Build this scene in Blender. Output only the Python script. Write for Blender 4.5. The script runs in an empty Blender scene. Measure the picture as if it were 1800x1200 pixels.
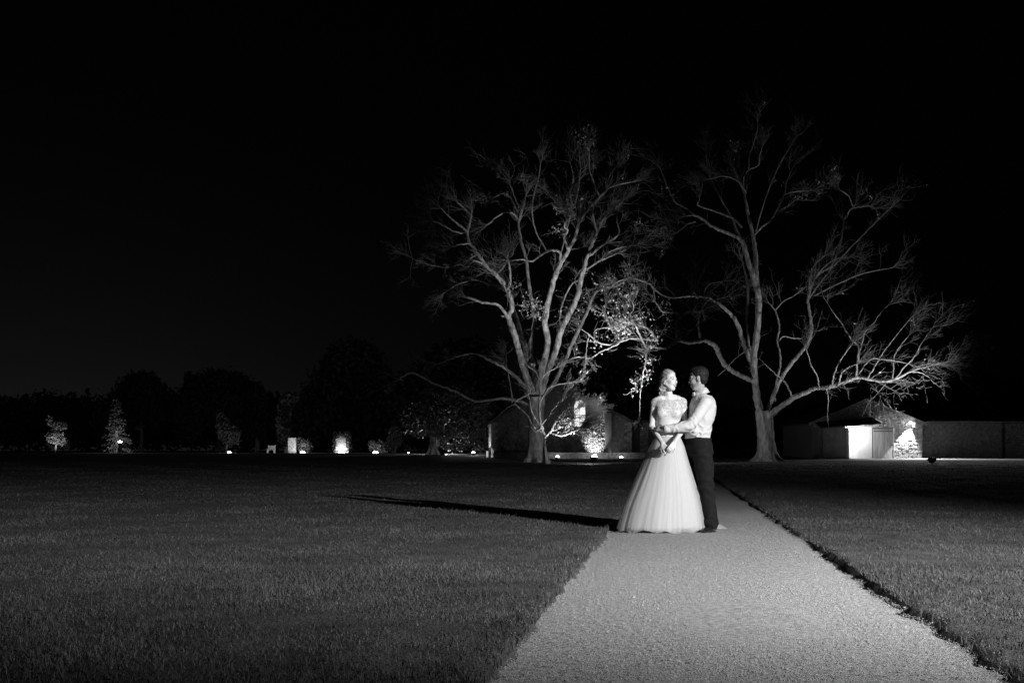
import bpy, math, random
import numpy as np
from mathutils import Vector, Matrix, Quaternion

# ------------------------------------------------------------------ scene, camera, sky, lights
SC = bpy.context.scene
COL = SC.collection
F, CX, HZ, CH = 1750.0, 900.0, 792.0, 0.90      # focal length in photo pixels, horizon row, lens height

cam = bpy.data.cameras.new('camera')
cam.sensor_width = 36.0
cam.lens = 36.0 * F / 1800.0
cam.shift_y = (HZ - 600.0) / 1800.0
cam.clip_start = 0.05
cam.clip_end = 3000
camo = bpy.data.objects.new('camera', cam)
camo.location = (0, 0, CH)
camo.rotation_euler = (math.radians(90), 0, 0)
COL.objects.link(camo)
SC.camera = camo

world = bpy.data.worlds.new('World')
SC.world = world
world.use_nodes = True
nt = world.node_tree
nt.nodes.clear()
wo = nt.nodes.new('ShaderNodeOutputWorld')
bg = nt.nodes.new('ShaderNodeBackground')
# moonless night: almost black overhead, a faint glow low in the sky towards the left
geo = nt.nodes.new('ShaderNodeNewGeometry')
sep = nt.nodes.new('ShaderNodeSeparateXYZ')
nt.links.new(geo.outputs['Incoming'], sep.inputs[0])
def wm(op, a, b=None, clamp=False):
    n = nt.nodes.new('ShaderNodeMath'); n.operation = op; n.use_clamp = clamp
    for i, v in enumerate((a, b)):
        if v is None: continue
        if isinstance(v, (int, float)): n.inputs[i].default_value = v
        else: nt.links.new(v, n.inputs[i])
    return n.outputs[0]
el = wm('ABSOLUTE', sep.outputs['Z'])
fall = wm('EXPONENT', wm('MULTIPLY', el, -8.0))
GA = math.radians(-30)                           # azimuth of the glow, left of the view
dot = wm('ADD', wm('MULTIPLY', sep.outputs['X'], -math.sin(GA)), wm('MULTIPLY', sep.outputs['Y'], -math.cos(GA)))
az = wm('POWER', wm('MAXIMUM', dot, 0.0), 9.0)
val = wm('ADD', wm('MULTIPLY', wm('MULTIPLY', fall, az), .0082), .00035)
cmb = nt.nodes.new('ShaderNodeCombineColor')
for i in range(3): nt.links.new(val, cmb.inputs[i])
nt.links.new(cmb.outputs[0], bg.inputs[0])
bg.inputs[1].default_value = 1.0
nt.links.new(bg.outputs[0], wo.inputs[0])

SC.view_settings.view_transform = 'Standard'
SC.view_settings.look = 'None'
SC.view_settings.exposure = 0.0
SC.view_settings.gamma = 1.0
SC.view_settings.use_curve_mapping = False
SC.render.engine = 'CYCLES'
SC.cycles.use_denoising = True
SC.cycles.max_bounces = 4
SC.cycles.diffuse_bounces = 2
SC.cycles.transparent_max_bounces = 12
SC.cycles.sample_clamp_indirect = 2.0

def add_light(name, kind, loc, target, power, size=0.1, spot=60, blend=0.6):
    l = bpy.data.lights.new(name, kind)
    l.energy = power
    if kind == 'SPOT':
        l.spot_size = math.radians(spot); l.spot_blend = blend
    l.shadow_soft_size = size
    o = bpy.data.objects.new(name, l)
    o.location = loc
    if target is not None:
        d = Vector(target) - Vector(loc)
        o.rotation_euler = d.to_track_quat('-Z', 'Y').to_euler()
    COL.objects.link(o)
    return o

GY = [0, 30, 54, 60, 75, 80, 100, 130, 200, 4000]
GZ = [0, 0, .10, .20, .27, .40, .58, .66, .70, .70]
def g(y):
    return float(np.interp(y, GY, GZ))
def P(px, py, Y):
    return Vector(((px - CX) / F * Y, Y, CH + (HZ - py) / F * Y))
def PX(px, Y):
    return (px - CX) / F * Y
def PZ(py, Y):
    return CH + (HZ - py) / F * Y

# the photographer's key lamp, off the frame to the right, aimed at the couple
add_light('key_flash', 'SPOT', (7.7, 1.8, 3.75), (0.2, 10.9, 0.7), 8000, 0.06, 84, 1.0)

# ------------------------------------------------------------------ materials (the photograph is black and white)
MC = {}
def mat(name, grey=0.3, rough=0.7, nscale=0, namp=0.0, bscale=0, bump=0.0, bdist=0.01, stretch=(1, 1, 1),
        emit=0.0, spec=0.5, sheen=0.0, alpha=1.0, metal=0.0, sss=0.0, detail=4.0):
    if name in MC: return MC[name]
    m = bpy.data.materials.new(name); m.use_nodes = True
    t = m.node_tree; b = t.nodes['Principled BSDF']
    b.inputs['Base Color'].default_value = (grey, grey, grey, 1)
    b.inputs['Roughness'].default_value = rough
    b.inputs['Specular IOR Level'].default_value = spec
    b.inputs['Metallic'].default_value = metal
    if sheen: b.inputs['Sheen Weight'].default_value = sheen
    if sss:
        b.inputs['Subsurface Weight'].default_value = sss
        b.inputs['Subsurface Radius'].default_value = (1, 1, 1)
        b.inputs['Subsurface Scale'].default_value = 0.008
    if emit:
        b.inputs['Emission Color'].default_value = (1, 1, 1, 1)
        b.inputs['Emission Strength'].default_value = emit
    if alpha < 1: b.inputs['Alpha'].default_value = alpha
    co = t.nodes.new('ShaderNodeTexCoord'); mp = t.nodes.new('ShaderNodeMapping')
    mp.inputs['Scale'].default_value = stretch
    t.links.new(co.outputs['Object'], mp.inputs[0])
    if nscale:
        n = t.nodes.new('ShaderNodeTexNoise'); n.inputs['Scale'].default_value = nscale
        n.inputs['Detail'].default_value = detail
        r = t.nodes.new('ShaderNodeMapRange')
        r.inputs['From Min'].default_value = 0.3; r.inputs['From Max'].default_value = 0.7
        r.inputs['To Min'].default_value = grey * (1 - namp); r.inputs['To Max'].default_value = min(.95, grey * (1 + namp))
        t.links.new(mp.outputs[0], n.inputs['Vector']); t.links.new(n.outputs['Fac'], r.inputs['Value'])
        cb = t.nodes.new('ShaderNodeCombineColor')
        for i in range(3): t.links.new(r.outputs[0], cb.inputs[i])
        t.links.new(cb.outputs[0], b.inputs['Base Color'])
    if bscale:
        n2 = t.nodes.new('ShaderNodeTexNoise'); n2.inputs['Scale'].default_value = bscale
        n2.inputs['Detail'].default_value = 5
        bu = t.nodes.new('ShaderNodeBump'); bu.inputs['Strength'].default_value = bump
        bu.inputs['Distance'].default_value = bdist
        t.links.new(mp.outputs[0], n2.inputs['Vector'])
        t.links.new(n2.outputs['Fac'], bu.inputs['Height']); t.links.new(bu.outputs[0], b.inputs['Normal'])
    MC[name] = m
    return m

# ------------------------------------------------------------------ object helpers
def mesh(name, verts, faces, smooth=False):
    me = bpy.data.meshes.new(name)
    me.from_pydata([tuple(v) for v in verts], [], [tuple(f) for f in faces])
    if smooth: me.polygons.foreach_set('use_smooth', [True] * len(me.polygons))
    me.update()
    return me
def np_mesh(name, V, Fc, smooth=False):
    """V (n,3) array, Fc (m,k) array of one face size"""
    me = bpy.data.meshes.new(name)
    V = np.asarray(V, np.float32); Fc = np.asarray(Fc, np.int32)
    k = Fc.shape[1]
    me.vertices.add(len(V)); me.vertices.foreach_set('co', V.ravel())
    me.loops.add(Fc.size); me.loops.foreach_set('vertex_index', Fc.ravel())
    me.polygons.add(len(Fc))
    me.polygons.foreach_set('loop_start', np.arange(0, Fc.size, k, dtype=np.int32))
    me.polygons.foreach_set('loop_total', np.full(len(Fc), k, np.int32))
    if smooth: me.polygons.foreach_set('use_smooth', np.ones(len(Fc), bool))
    me.update(calc_edges=True)
    return me
def obj(name, me, m=None, parent=None, label=None, cat=None, group=None, kind=None):
    o = bpy.data.objects.new(name, me)
    if m is not None and me is not None and not me.materials: me.materials.append(m)
    COL.objects.link(o)
    if parent is not None:
        o.parent = parent
        o.matrix_parent_inverse = parent.matrix_basis.inverted()   # geometry is written in world space
    if label: o['label'] = label
    if cat: o['category'] = cat
    if group: o['group'] = group
    if kind: o['kind'] = kind
    return o
def thing(name, label, cat, loc=(0, 0, 0), group=None):
    o = bpy.data.objects.new(name, None)
    o.empty_display_size = 0.2; o.location = loc
    COL.objects.link(o)
    o['label'] = label; o['category'] = cat
    if group: o['group'] = group
    return o

class MB:
    def __init__(s): s.v = []; s.f = []
    def box(s, x0, x1, y0, y1, z0, z1, jit=0, rng=None):
        b = len(s.v)
        for z in (z0, z1):
            for x, y in ((x0, y0), (x1, y0), (x1, y1), (x0, y1)):
                if jit: s.v.append((x + rng.uniform(-jit, jit), y + rng.uniform(-jit, jit), z + rng.uniform(-jit, jit)))
                else: s.v.append((x, y, z))
        s.f += [(b, b+3, b+2, b+1), (b+4, b+5, b+6, b+7), (b, b+1, b+5, b+4), (b+1, b+2, b+6, b+5), (b+2, b+3, b+7, b+6), (b+3, b, b+4, b+7)]
        return s
    def prism(s, pts, y0, y1):
        """polygon in x,z extruded from y0 to y1"""
        b = len(s.v); n = len(pts)
        s.v += [(x, y0, z) for x, z in pts] + [(x, y1, z) for x, z in pts]
        s.f.append(tuple(range(b, b + n))); s.f.append(tuple(range(b + 2*n - 1, b + n - 1, -1)))
        for i in range(n):
            j = (i + 1) % n
            s.f.append((b + i, b + n + i, b + n + j, b + j))
        return s
    def cyl(s, c, r0, r1, h, n=12, axis='z'):
        b = len(s.v)
        for k, r in ((0, r0), (h, r1)):
            for i in range(n):
                a = 2 * math.pi * i / n
                p = (r * math.cos(a), r * math.sin(a), k)
                if axis == 'y': p = (p[0], p[2], p[1])
                if axis == 'x': p = (p[2], p[0], p[1])
                s.v.append((c[0] + p[0], c[1] + p[1], c[2] + p[2]))
        s.f.append(tuple(range(b + n - 1, b - 1, -1))); s.f.append(tuple(range(b + n, b + 2 * n)))
        for i in range(n):
            j = (i + 1) % n
            s.f.append((b + i, b + j, b + n + j, b + n + i))
        return s
    def dome(s, c, r, hz=1.0, n=14, m=6):
        b = len(s.v)
        for j in range(m + 1):
            t = math.pi / 2 * j / m
            for i in range(n):
                a = 2 * math.pi * i / n
                s.v.append((c[0] + r * math.cos(t) * math.cos(a), c[1] + r * math.cos(t) * math.sin(a), c[2] + r * hz * math.sin(t)))
        for j in range(m):
            for i in range(n):
                k = (i + 1) % n
                s.f.append((b + j*n + i, b + j*n + k, b + (j+1)*n + k, b + (j+1)*n + i))
        return s
    def build(s, name, m, parent=None, bevel=0, smooth=False, **kw):
        me = mesh(name, s.v, s.f, smooth)
        o = obj(name, me, m, parent, **kw)
        if bevel:
            bv = o.modifiers.new('bevel', 'BEVEL'); bv.width = bevel; bv.segments = 2; bv.limit_method = 'ANGLE'
        return o

# ------------------------------------------------------------------ tubes for limbs, twigs
class Tubes:
    def __init__(s): s.V = []; s.Fq = []; s.n = 0
    def add(s, pts, rad, sides=4, rough=0.0, rng=None):
        pts = np.asarray(pts, float); rad = np.asarray(rad, float)
        m = len(pts)
        T = np.gradient(pts, axis=0); T /= np.linalg.norm(T, axis=1, keepdims=True) + 1e-9
        up = np.array([0.13, 0.97, 0.2]); 
        A = np.cross(T, up); A /= np.linalg.norm(A, axis=1, keepdims=True) + 1e-9
        B = np.cross(T, A)
        a = np.arange(sides) * 2 * math.pi / sides
        R = rad[:, None] * np.ones((1, sides))
        if rough and rng is not None: R = R * (1 + rough * rng.standard_normal((m, sides)) )
        V = pts[:, None, :] + R[..., None] * (np.cos(a)[None, :, None] * A[:, None, :] + np.sin(a)[None, :, None] * B[:, None, :])
        i = np.arange(m - 1)[:, None] * sides; j = np.arange(sides)[None, :]; k = (j + 1) % sides
        q = np.stack([i + j, i + k, i + sides + k, i + sides + j], -1).reshape(-1, 4) + s.n
        s.V.append(V.reshape(-1, 3)); s.Fq.append(q); s.n += m * sides
    def mesh(s, name, smooth=True):
        return np_mesh(name, np.concatenate(s.V), np.concatenate(s.Fq), smooth)

def catmull(P0, seg=5):
    P0 = np.asarray(P0, float)
    Q = np.vstack([2 * P0[0] - P0[1], P0, 2 * P0[-1] - P0[-2]])
    out = []
    for i in range(1, len(Q) - 2):
        for t in np.arange(seg) / seg:
            a, b, c, d = Q[i-1], Q[i], Q[i+1], Q[i+2]
            out.append(0.5 * ((2*b) + (-a + c)*t + (2*a - 5*b + 4*c - d)*t*t + (-a + 3*b - 3*c + d)*t**3))
    out.append(Q[-2])
    return np.array(out)

def leaf_mesh(name, C, size, rng, flat=0.0):
    """small folded leaves: two triangles each"""
    C = np.asarray(C); n = len(C)
    s = size * rng.uniform(.6, 1.3, (n, 1))
    d = rng.standard_normal((n, 3)); d[:, 2] -= .3; d /= np.linalg.norm(d, axis=1, keepdims=True)
    e = np.cross(d, rng.standard_normal((n, 3))); e /= np.linalg.norm(e, axis=1, keepdims=True)
    f = np.cross(d, e)
    V = np.stack([C - d*s*.5, C + e*s*.3 + f*s*.1, C + d*s*.5, C - e*s*.3 + f*s*.1], 1).reshape(-1, 3)
    b = np.arange(n)[:, None] * 4
    T = np.concatenate([b + [[0, 1, 2]], b + [[0, 2, 3]]], 0)
    return np_mesh(name, V, T)

# ------------------------------------------------------------------ smooth solids (signed distance + surface nets)
def rotz(a):
    c, s = math.cos(a), math.sin(a); return np.array([[c, -s, 0], [s, c, 0], [0, 0, 1.]])
def frame(fwd, roll=0.0):
    f = np.array(fwd, float); f /= np.linalg.norm(f)
    l = np.cross([0, 0, 1.], f); l /= np.linalg.norm(l); u = np.cross(f, l)
    M = np.stack([f, l, u], 1)
    c, s = math.cos(roll), math.sin(roll)
    return M @ np.array([[1, 0, 0], [0, c, -s], [0, s, c]])
def ell(c, r, R=None, k=.012, op='u'):
    return dict(t='e', c=np.array(c, float), r=np.array(r, float), R=np.eye(3) if R is None else R, k=k, op=op)
def cap(a, b, ra, rb, k=.015, op='u'):
    return dict(t='c', a=np.array(a, float), b=np.array(b, float), ra=ra, rb=rb, k=k, op=op)
def loft(rows, yaw=0, k=.02, op='u'):
    """rows: (z, cx, cy, rx, ry)"""
    return dict(t='l', rows=np.array(sorted(rows), float), yaw=yaw, k=k, op=op)
def grow_p(p, d):
    q = dict(p)
    if q['t'] == 'e': q['r'] = q['r'] + d
    elif q['t'] == 'c': q['ra'] += d; q['rb'] += d
    else:
        q['rows'] = q['rows'].copy(); q['rows'][:, 3:5] += d
    return q
def bounds(p):
    if p['t'] == 'e':
        e = np.abs(p['R']) @ p['r']; return p['c'] - e, p['c'] + e
    if p['t'] == 'c':
        return np.minimum(p['a'] - p['ra'], p['b'] - p['rb']), np.maximum(p['a'] + p['ra'], p['b'] + p['rb'])
    r = p['rows']; m = np.maximum(r[:, 3], r[:, 4]).max()
    return (np.array([r[:, 1].min() - m, r[:, 2].min() - m, r[:, 0].min() - .01]), np.array([r[:, 1].max() + m, r[:, 2].max() + m, r[:, 0].max() + .01]))
def sdf(p, X, Y, Z):
    if p['t'] == 'e':
        d = np.stack([X - p['c'][0], Y - p['c'][1], Z - p['c'][2]], -1) @ p['R'].astype(np.float32)
        k0 = np.sqrt(((d / p['r']) ** 2).sum(-1)); k1 = np.sqrt(((d / p['r'] ** 2) ** 2).sum(-1)) + 1e-6
        return k0 * (k0 - 1) / k1
    if p['t'] == 'c':
        ab = p['b'] - p['a']; L2 = (ab ** 2).sum() + 1e-9
        dx, dy, dz = X - p['a'][0], Y - p['a'][1], Z - p['a'][2]
        t = np.clip((dx * ab[0] + dy * ab[1] + dz * ab[2]) / L2, 0, 1)
        return np.sqrt((dx - t*ab[0])**2 + (dy - t*ab[1])**2 + (dz - t*ab[2])**2) - (p['ra'] + (p['rb'] - p['ra']) * t)
    r = p['rows']
    z = Z
    cx = np.interp(z, r[:, 0], r[:, 1]); cy = np.interp(z, r[:, 0], r[:, 2])
    rx = np.interp(z, r[:, 0], r[:, 3]); ry = np.interp(z, r[:, 0], r[:, 4])
    c, s = math.cos(p['yaw']), math.sin(p['yaw'])
    x = (X - cx) * c + (Y - cy) * s; y = -(X - cx) * s + (Y - cy) * c
    q0 = np.sqrt((x/rx)**2 + (y/ry)**2); q1 = np.sqrt((x/rx**2)**2 + (y/ry**2)**2) + 1e-6
    d = q0 * (q0 - 1) / q1
    d = np.where(q0 < .05, -np.minimum(rx, ry), d)
    return np.maximum(d, np.maximum(r[0, 0] - z, z - r[-1, 0]))

def solid(name, prims, h, post=None, pad=0.03):
    add = [p for p in prims if p['op'] == 'u']
    lo = np.min([bounds(p)[0] for p in add], 0) - pad; hi = np.max([bounds(p)[1] for p in add], 0) + pad
    n = np.ceil((hi - lo) / h).astype(int) + 1
    ax = [(lo[i] + h * np.arange(n[i])).astype(np.float32) for i in range(3)]
    D = np.full(n, 0.2, np.float32)
    for p in prims:
        b0, b1 = bounds(p); mg = p['k'] + .025
        i0 = np.maximum(((b0 - mg - lo) / h).astype(int), 0); i1 = np.minimum(((b1 + mg - lo) / h).astype(int) + 2, n)
        if (i1 <= i0).any(): continue
        sl = tuple(slice(i0[i], i1[i]) for i in range(3))
        X, Y, Z = np.meshgrid(*[ax[i][sl[i]] for i in range(3)], indexing='ij', sparse=False)
        d = sdf(p, X, Y, Z).astype(np.float32); a = D[sl]; k = p['k']
        if p['op'] == 'u':
            hh = np.maximum(k - np.abs(a - d), 0) / k; D[sl] = np.minimum(a, d) - hh*hh*k*.25
        else:
            hh = np.maximum(k - np.abs(a + d), 0) / k; D[sl] = np.maximum(a, -d) + hh*hh*k*.25
    if post is not None:
        X, Y, Z = np.meshgrid(*ax, indexing='ij', sparse=True)
        D = post(D, X, Y, Z)
    # surface nets
    S = D < 0
    c = np.zeros(np.array(D.shape) - 1, np.int8)
    for i in (0, 1):
        for j in (0, 1):
            for k in (0, 1):
                c += S[i:D.shape[0]-1+i, j:D.shape[1]-1+j, k:D.shape[2]-1+k]
    act = np.argwhere((c > 0) & (c < 8))
    acc = np.zeros((len(act), 3)); cnt = np.zeros(len(act))
    corners = [(i, j, k) for i in (0, 1) for j in (0, 1) for k in (0, 1)]
    vals = {q: D[act[:, 0]+q[0], act[:, 1]+q[1], act[:, 2]+q[2]] for q in corners}
    for q in corners:
        for ax_ in range(3):
            if q[ax_] == 0:
                w = list(q); w[ax_] = 1; w = tuple(w)
                a, b = vals[q], vals[w]; m = (a < 0) != (b < 0)
                t = np.where(m, a / np.where(m, a - b, 1), 0)
                pt = np.tile(np.array(q, float), (len(act), 1)); pt[:, ax_] += t
                acc[m] += pt[m]; cnt += m
    V = (act + acc / cnt[:, None]) * h + lo
    idx = np.full(c.shape, -1, np.int32); idx[tuple(act.T)] = np.arange(len(act))
    Q = []
    for a in range(3):
        b_, c_ = (a + 1) % 3, (a + 2) % 3
        s0 = [slice(None)] * 3; s1 = [slice(None)] * 3
        s0[a] = slice(0, -1); s1[a] = slice(1, None)
        e = S[tuple(s0)] != S[tuple(s1)]
        ins = S[tuple(s0)]
        ed = np.argwhere(e)
        ok = (ed[:, b_] > 0) & (ed[:, c_] > 0) & (ed[:, b_] < D.shape[b_]-1) & (ed[:, c_] < D.shape[c_]-1)
        ed = ed[ok]; fl = ins[tuple(ed.T)]
        def at(db, dc):
            z = ed.copy(); z[:, b_] -= db; z[:, c_] -= dc; return idx[tuple(z.T)]
        q = np.stack([at(1, 1), at(0, 1), at(0, 0), at(1, 0)], 1)
        q[~fl] = q[~fl][:, ::-1]
        Q.append(q)
    Q = np.concatenate(Q); Q = Q[(Q >= 0).all(1)]
    # one light Laplacian pass
    E = np.concatenate([Q[:, [0, 1]], Q[:, [1, 2]], Q[:, [2, 3]], Q[:, [3, 0]]])
    A = np.zeros_like(V); K = np.zeros(len(V))
    for i in range(3): A[:, i] = np.bincount(E[:, 0], V[E[:, 1], i], len(V)) + np.bincount(E[:, 1], V[E[:, 0], i], len(V))
    K = np.bincount(E[:, 0], minlength=len(V)) + np.bincount(E[:, 1], minlength=len(V))
    V = V * .5 + .5 * A / K[:, None]
    return np_mesh(name, V, Q, True)

rs = np.random.default_rng(7)
# ------------------------------------------------------------------ lawn, path, grass, gravel
PW = 2.08
def XL(y): return -0.722 + 0.1606 * y
M_lawn = mat('lawn_soil', .07, .95, 3, .5, 60, .8, .02)
M_blade = mat('grass_blade', .088, .55, .9, .5, spec=.3, detail=8)
M_path = mat('path_gravel', .40, .9, 38, .42, 150, .9, .010, detail=9)
M_stone_chip = mat('gravel_chip', .42, .8, 26, .45, detail=6)

ys = np.concatenate([np.arange(-8, 3, .5), np.arange(3, 16, .09), np.arange(16, 40, .5), np.arange(40, 110, 2), [115, 125, 140, 170, 200, 300, 500, 900, 1600, 2600]])
us_l = [-2600, -600, -200, -90, -50, -30, -24, -20, -17] + list(np.arange(-15, -.8, .5)) + [-.6, -.2, -.07, 0, .05]
us_r = [PW - .05, PW, PW + .07, PW + .2, PW + .6] + list(np.arange(PW + 1, 16, .5)) + [18, 21, 25, 30, 38, 55, 90, 200, 600, 2600]
us = np.array(us_l + us_r)
n1, n2 = len(ys), len(us)
V = np.zeros((n1, n2, 3))
ej = rs.normal(0, .034, (n1, 2)); ej[1:] = ej[1:] * .6 + ej[:-1] * .4
for i, y in enumerate(ys):
    z = g(y)
    for j, u in enumerate(us):
        x = XL(y) + u
        hz_ = .036 if (u <= 0 or u >= PW) else -.05
        if abs(u) < .1: x += ej[i, 0]
        if abs(u - PW) < .1: x += ej[i, 1]
        hz_ += (.008 * math.sin(x * 1.1 + y * .7) + .006 * math.sin(x * .9 - y * .8)) if hz_ > 0 else 0
        V[i, j] = (x, y, z + hz_)
ii = np.arange(n1 - 1)[:, None] * n2; jj = np.arange(n2 - 1)[None]
Q = np.stack([ii + jj, ii + jj + 1, ii + n2 + jj + 1, ii + n2 + jj], -1).reshape(-1, 4)
obj('lawn', np_mesh('lawn', V.reshape(-1, 3), Q, False), M_lawn, kind='structure')

yp = np.concatenate([np.arange(-6, 30, .3), np.arange(30, 62, 2)])
up = np.linspace(-.04, PW + .04, 14)
V = []
for y in yp:
    for u in up:
        V.append((XL(y) + u, y, g(y) + .004 + .008 * math.sin(u * 3.1 + y * .8) * math.sin(y * 1.7 - u) - .01 * (abs(u - PW/2) / PW * 2) ** 4))
n2 = len(up); ii = np.arange(len(yp) - 1)[:, None] * n2; jj = np.arange(n2 - 1)[None]
Q = np.stack([ii + jj, ii + jj + 1, ii + n2 + jj + 1, ii + n2 + jj], -1).reshape(-1, 4)
obj('path', np_mesh('path', V, Q, True), M_path, kind='structure')

M_drive = mat('drive_gravel', .3, .95, 14, .3, 60, .6, .01)
drv = [(520, 100, 112), (700, 92, 104), (860, 82, 93), (930, 66, 74), (1000, 63.2, 71), (1300, 63.8, 73.5), (1620, 63.5, 74), (2300, 64, 75)]
dv = []
for s_ in np.linspace(0, len(drv) - 1, 57):
    q = [np.interp(s_, range(len(drv)), [d[k] for d in drv]) for k in range(3)]
    for t_ in np.linspace(0, 1, 8):
        y = q[1] + (q[2] - q[1]) * t_; dv.append((PX(q[0], (q[1] + q[2]) / 2), y, g(y) + .07))
Q = [(i*8+j, (i+1)*8+j, (i+1)*8+j+1, i*8+j+1) for i in range(56) for j in range(7)]
obj('driveway', np_mesh('driveway', dv, Q), M_drive, kind='structure')
def gravel(n, y0, y1, s0):
    y = np.sqrt(rs.uniform(y0**2, y1**2, n)) if False else y0 * (y1 / y0) ** rs.uniform(0, 1, n)
    u = rs.uniform(.0, PW, n); k_ = n // 400; u[:k_] = np.where(rs.uniform(0, 1, k_) < .5, -np.abs(rs.normal(0, .05, k_)), PW + np.abs(rs.normal(0, .03, k_)))
    c = np.stack([XL(y) + u, y, np.interp(y, GY, GZ) + .004 + rs.uniform(0, .004, n) + np.where((u < 0) | (u > PW), .042, 0)], 1)
    s = s0 * rs.lognormal(0, .38, (n, 1, 1)) * (1 + y[:, None, None] * .03)
    base = np.array([[1, 0, 0], [0, 1, 0], [-1, 0, 0], [0, -1, 0], [0, 0, .7], [0, 0, -.5]], float)
    v = base[None] * s * rs.uniform(.6, 1.25, (n, 6, 1))
    a = rs.uniform(0, 6.28, n); ca, sa = np.cos(a)[:, None], np.sin(a)[:, None]
    x_, y_ = v[..., 0] * ca - v[..., 1] * sa, v[..., 0] * sa + v[..., 1] * ca
    v = np.stack([x_, y_, v[..., 2]], -1) + c[:, None]
    fc = np.array([[0, 1, 4], [1, 2, 4], [2, 3, 4], [3, 0, 4]])
    T = (np.arange(n)[:, None, None] * 6 + fc[None]).reshape(-1, 3)
    return v.reshape(-1, 3), T
v1, t1 = gravel(110000, 3.4, 15, .0025)
obj('gravel', np_mesh('gravel', v1, t1), M_stone_chip, kind='stuff', cat='gravel', label='pale loose gravel chips covering the garden path')

def blades(n, y0, y1, hgt, wid, bend, near):
    y = np.sqrt(rs.uniform(y0**2, y1**2, n)) if near else (y0**-.5 + (y1**-.5 - y0**-.5) * rs.uniform(0, 1, n)) ** -2
    half = .60 * y + 1.6
    x = rs.uniform(-1, 1, n) * half
    u = x - XL(y)
    ph = np.sin(x*1.9 + np.sin(y*1.3)) * np.sin(y*1.7 + .6*np.sin(x*2.3)) + .6*np.sin(x*5.1+y*3.3)*np.sin(y*4.7-x*2.9)
    keep = ((u < .03) | (u > PW - .03)) & (rs.uniform(0, 1, n) < .78 + .3 * ph)
    x, y, u, ph = x[keep], y[keep], u[keep], ph[keep]; n = len(x)
    edge = np.exp(-np.minimum(np.abs(u), np.abs(u - PW)) / .08)
    z = np.interp(y, GY, GZ) + .032 + .008*np.sin(x*1.1+y*.7) + .006*np.sin(x*.9-y*.8)
    h = hgt * rs.lognormal(0, .38, n) * (1 + .25 * ph) * (1 + .25 * edge)
    a = rs.uniform(0, 2*np.pi, n); w = wid * rs.uniform(.6, 1.4, n) * (1 if near else (y / 10) ** 1.2)
    la = rs.uniform(0, 2*np.pi, n); lean = bend * np.abs(rs.normal(0, .8, n)) * h
    dx, dy = np.cos(a) * w, np.sin(a) * w
    lx, ly = np.cos(la) * lean, np.sin(la) * lean
    if near:
        V = np.stack([np.stack([x-dx, y-dy, z-.01], 1), np.stack([x+dx, y+dy, z-.01], 1),
                      np.stack([x+dx*.7+lx*.35, y+dy*.7+ly*.35, z+h*.6], 1), np.stack([x-dx*.7+lx*.35, y-dy*.7+ly*.35, z+h*.6], 1),
                      np.stack([x+lx, y+ly, z+h*np.where(lean > h*.8, .8, 1)], 1)], 1)
        T = np.array([[0, 1, 2], [0, 2, 3], [3, 2, 4]]); k = 5
    else:
        V = np.stack([np.stack([x-dx, y-dy, z-.01], 1), np.stack([x+dx, y+dy, z-.01], 1), np.stack([x+lx, y+ly, z+h], 1)], 1)
        T = np.array([[0, 1, 2]]); k = 3
    return V.reshape(-1, 3), (np.arange(n)[:, None, None] * k + T[None]).reshape(-1, 3)
gv, gt, off = [], [], 0
for args in ((270000, 3.0, 7.5, .019, .0019, 1.5, True), (600000, 7.5, 60, .018, .0042, 1.7, False)):
    v, t = blades(*args); gv.append(v); gt.append(t + off); off += len(v)
obj('grass', np_mesh('grass', np.concatenate(gv), np.concatenate(gt)), M_blade, kind='stuff', cat='grass', label='short mown lawn grass on both sides of the path')

# ------------------------------------------------------------------ house behind the left tree
M_rubble = mat('rubble_stone', .26, .9, 5, .45, 25, .6, .02)
M_stone_light = mat('pale_stone', .42, .9, 6, .4, 30, .5, .02)
M_mortar = mat('mortar', .2, .95, 12, .3, 40, .6, .01)
M_render = mat('painted_render', .62, .85, 1.2, .12, 18, .25, .01)
M_roof = mat('slate_roof', .07, .7, 6, .4, 20, .4, .02)
M_dark = mat('dark_metal', .03, .45)
M_trim = mat('weathered_timber', .12, .8, 20, .4, 40, .4, .005, stretch=(1, 1, .1))
M_door = mat('door_boards', .3, .75, 8, .35, 30, .4, .005, stretch=(1, 1, .08))
M_hedge = mat('hedge_leaf', .06, .6, 4, .4)
M_ivy = mat('ivy_leaf', .22, .5, 3, .5)
M_glass = mat('window_glass', .02, .08, spec=.6)
M_lens = mat('lamp_lens', .8, .3, emit=28)
M_lens_soft = mat('lamp_lens_soft', .8, .3, emit=9)

def rubble(mb, x0, x1, z0, z1, y, rng, sw=.34, sh=.13, depth=.06, clip=None):
    """coursed rubble: one rough block per stone, faces uneven, joints recessed; faces -y"""
    z = z0
    while z < z1 - .03:
        h = min(sh * rng.uniform(.7, 1.4), z1 - z)
        x = x0 - rng.uniform(0, sw * .5)
        while x < x1:
            w = sw * rng.uniform(.45, 1.5)
            a, b = max(x, x0), min(x + w, x1)
            if b - a > .05 and (clip is None or clip((a + b) / 2, z + h / 2)):
                mb.box(a + .012, b - .012, y - depth * rng.uniform(.35, 1.3), y + .05, z + .01, z + h - .01, .012, rng)
            x += w
        z += h
    return mb

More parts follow.
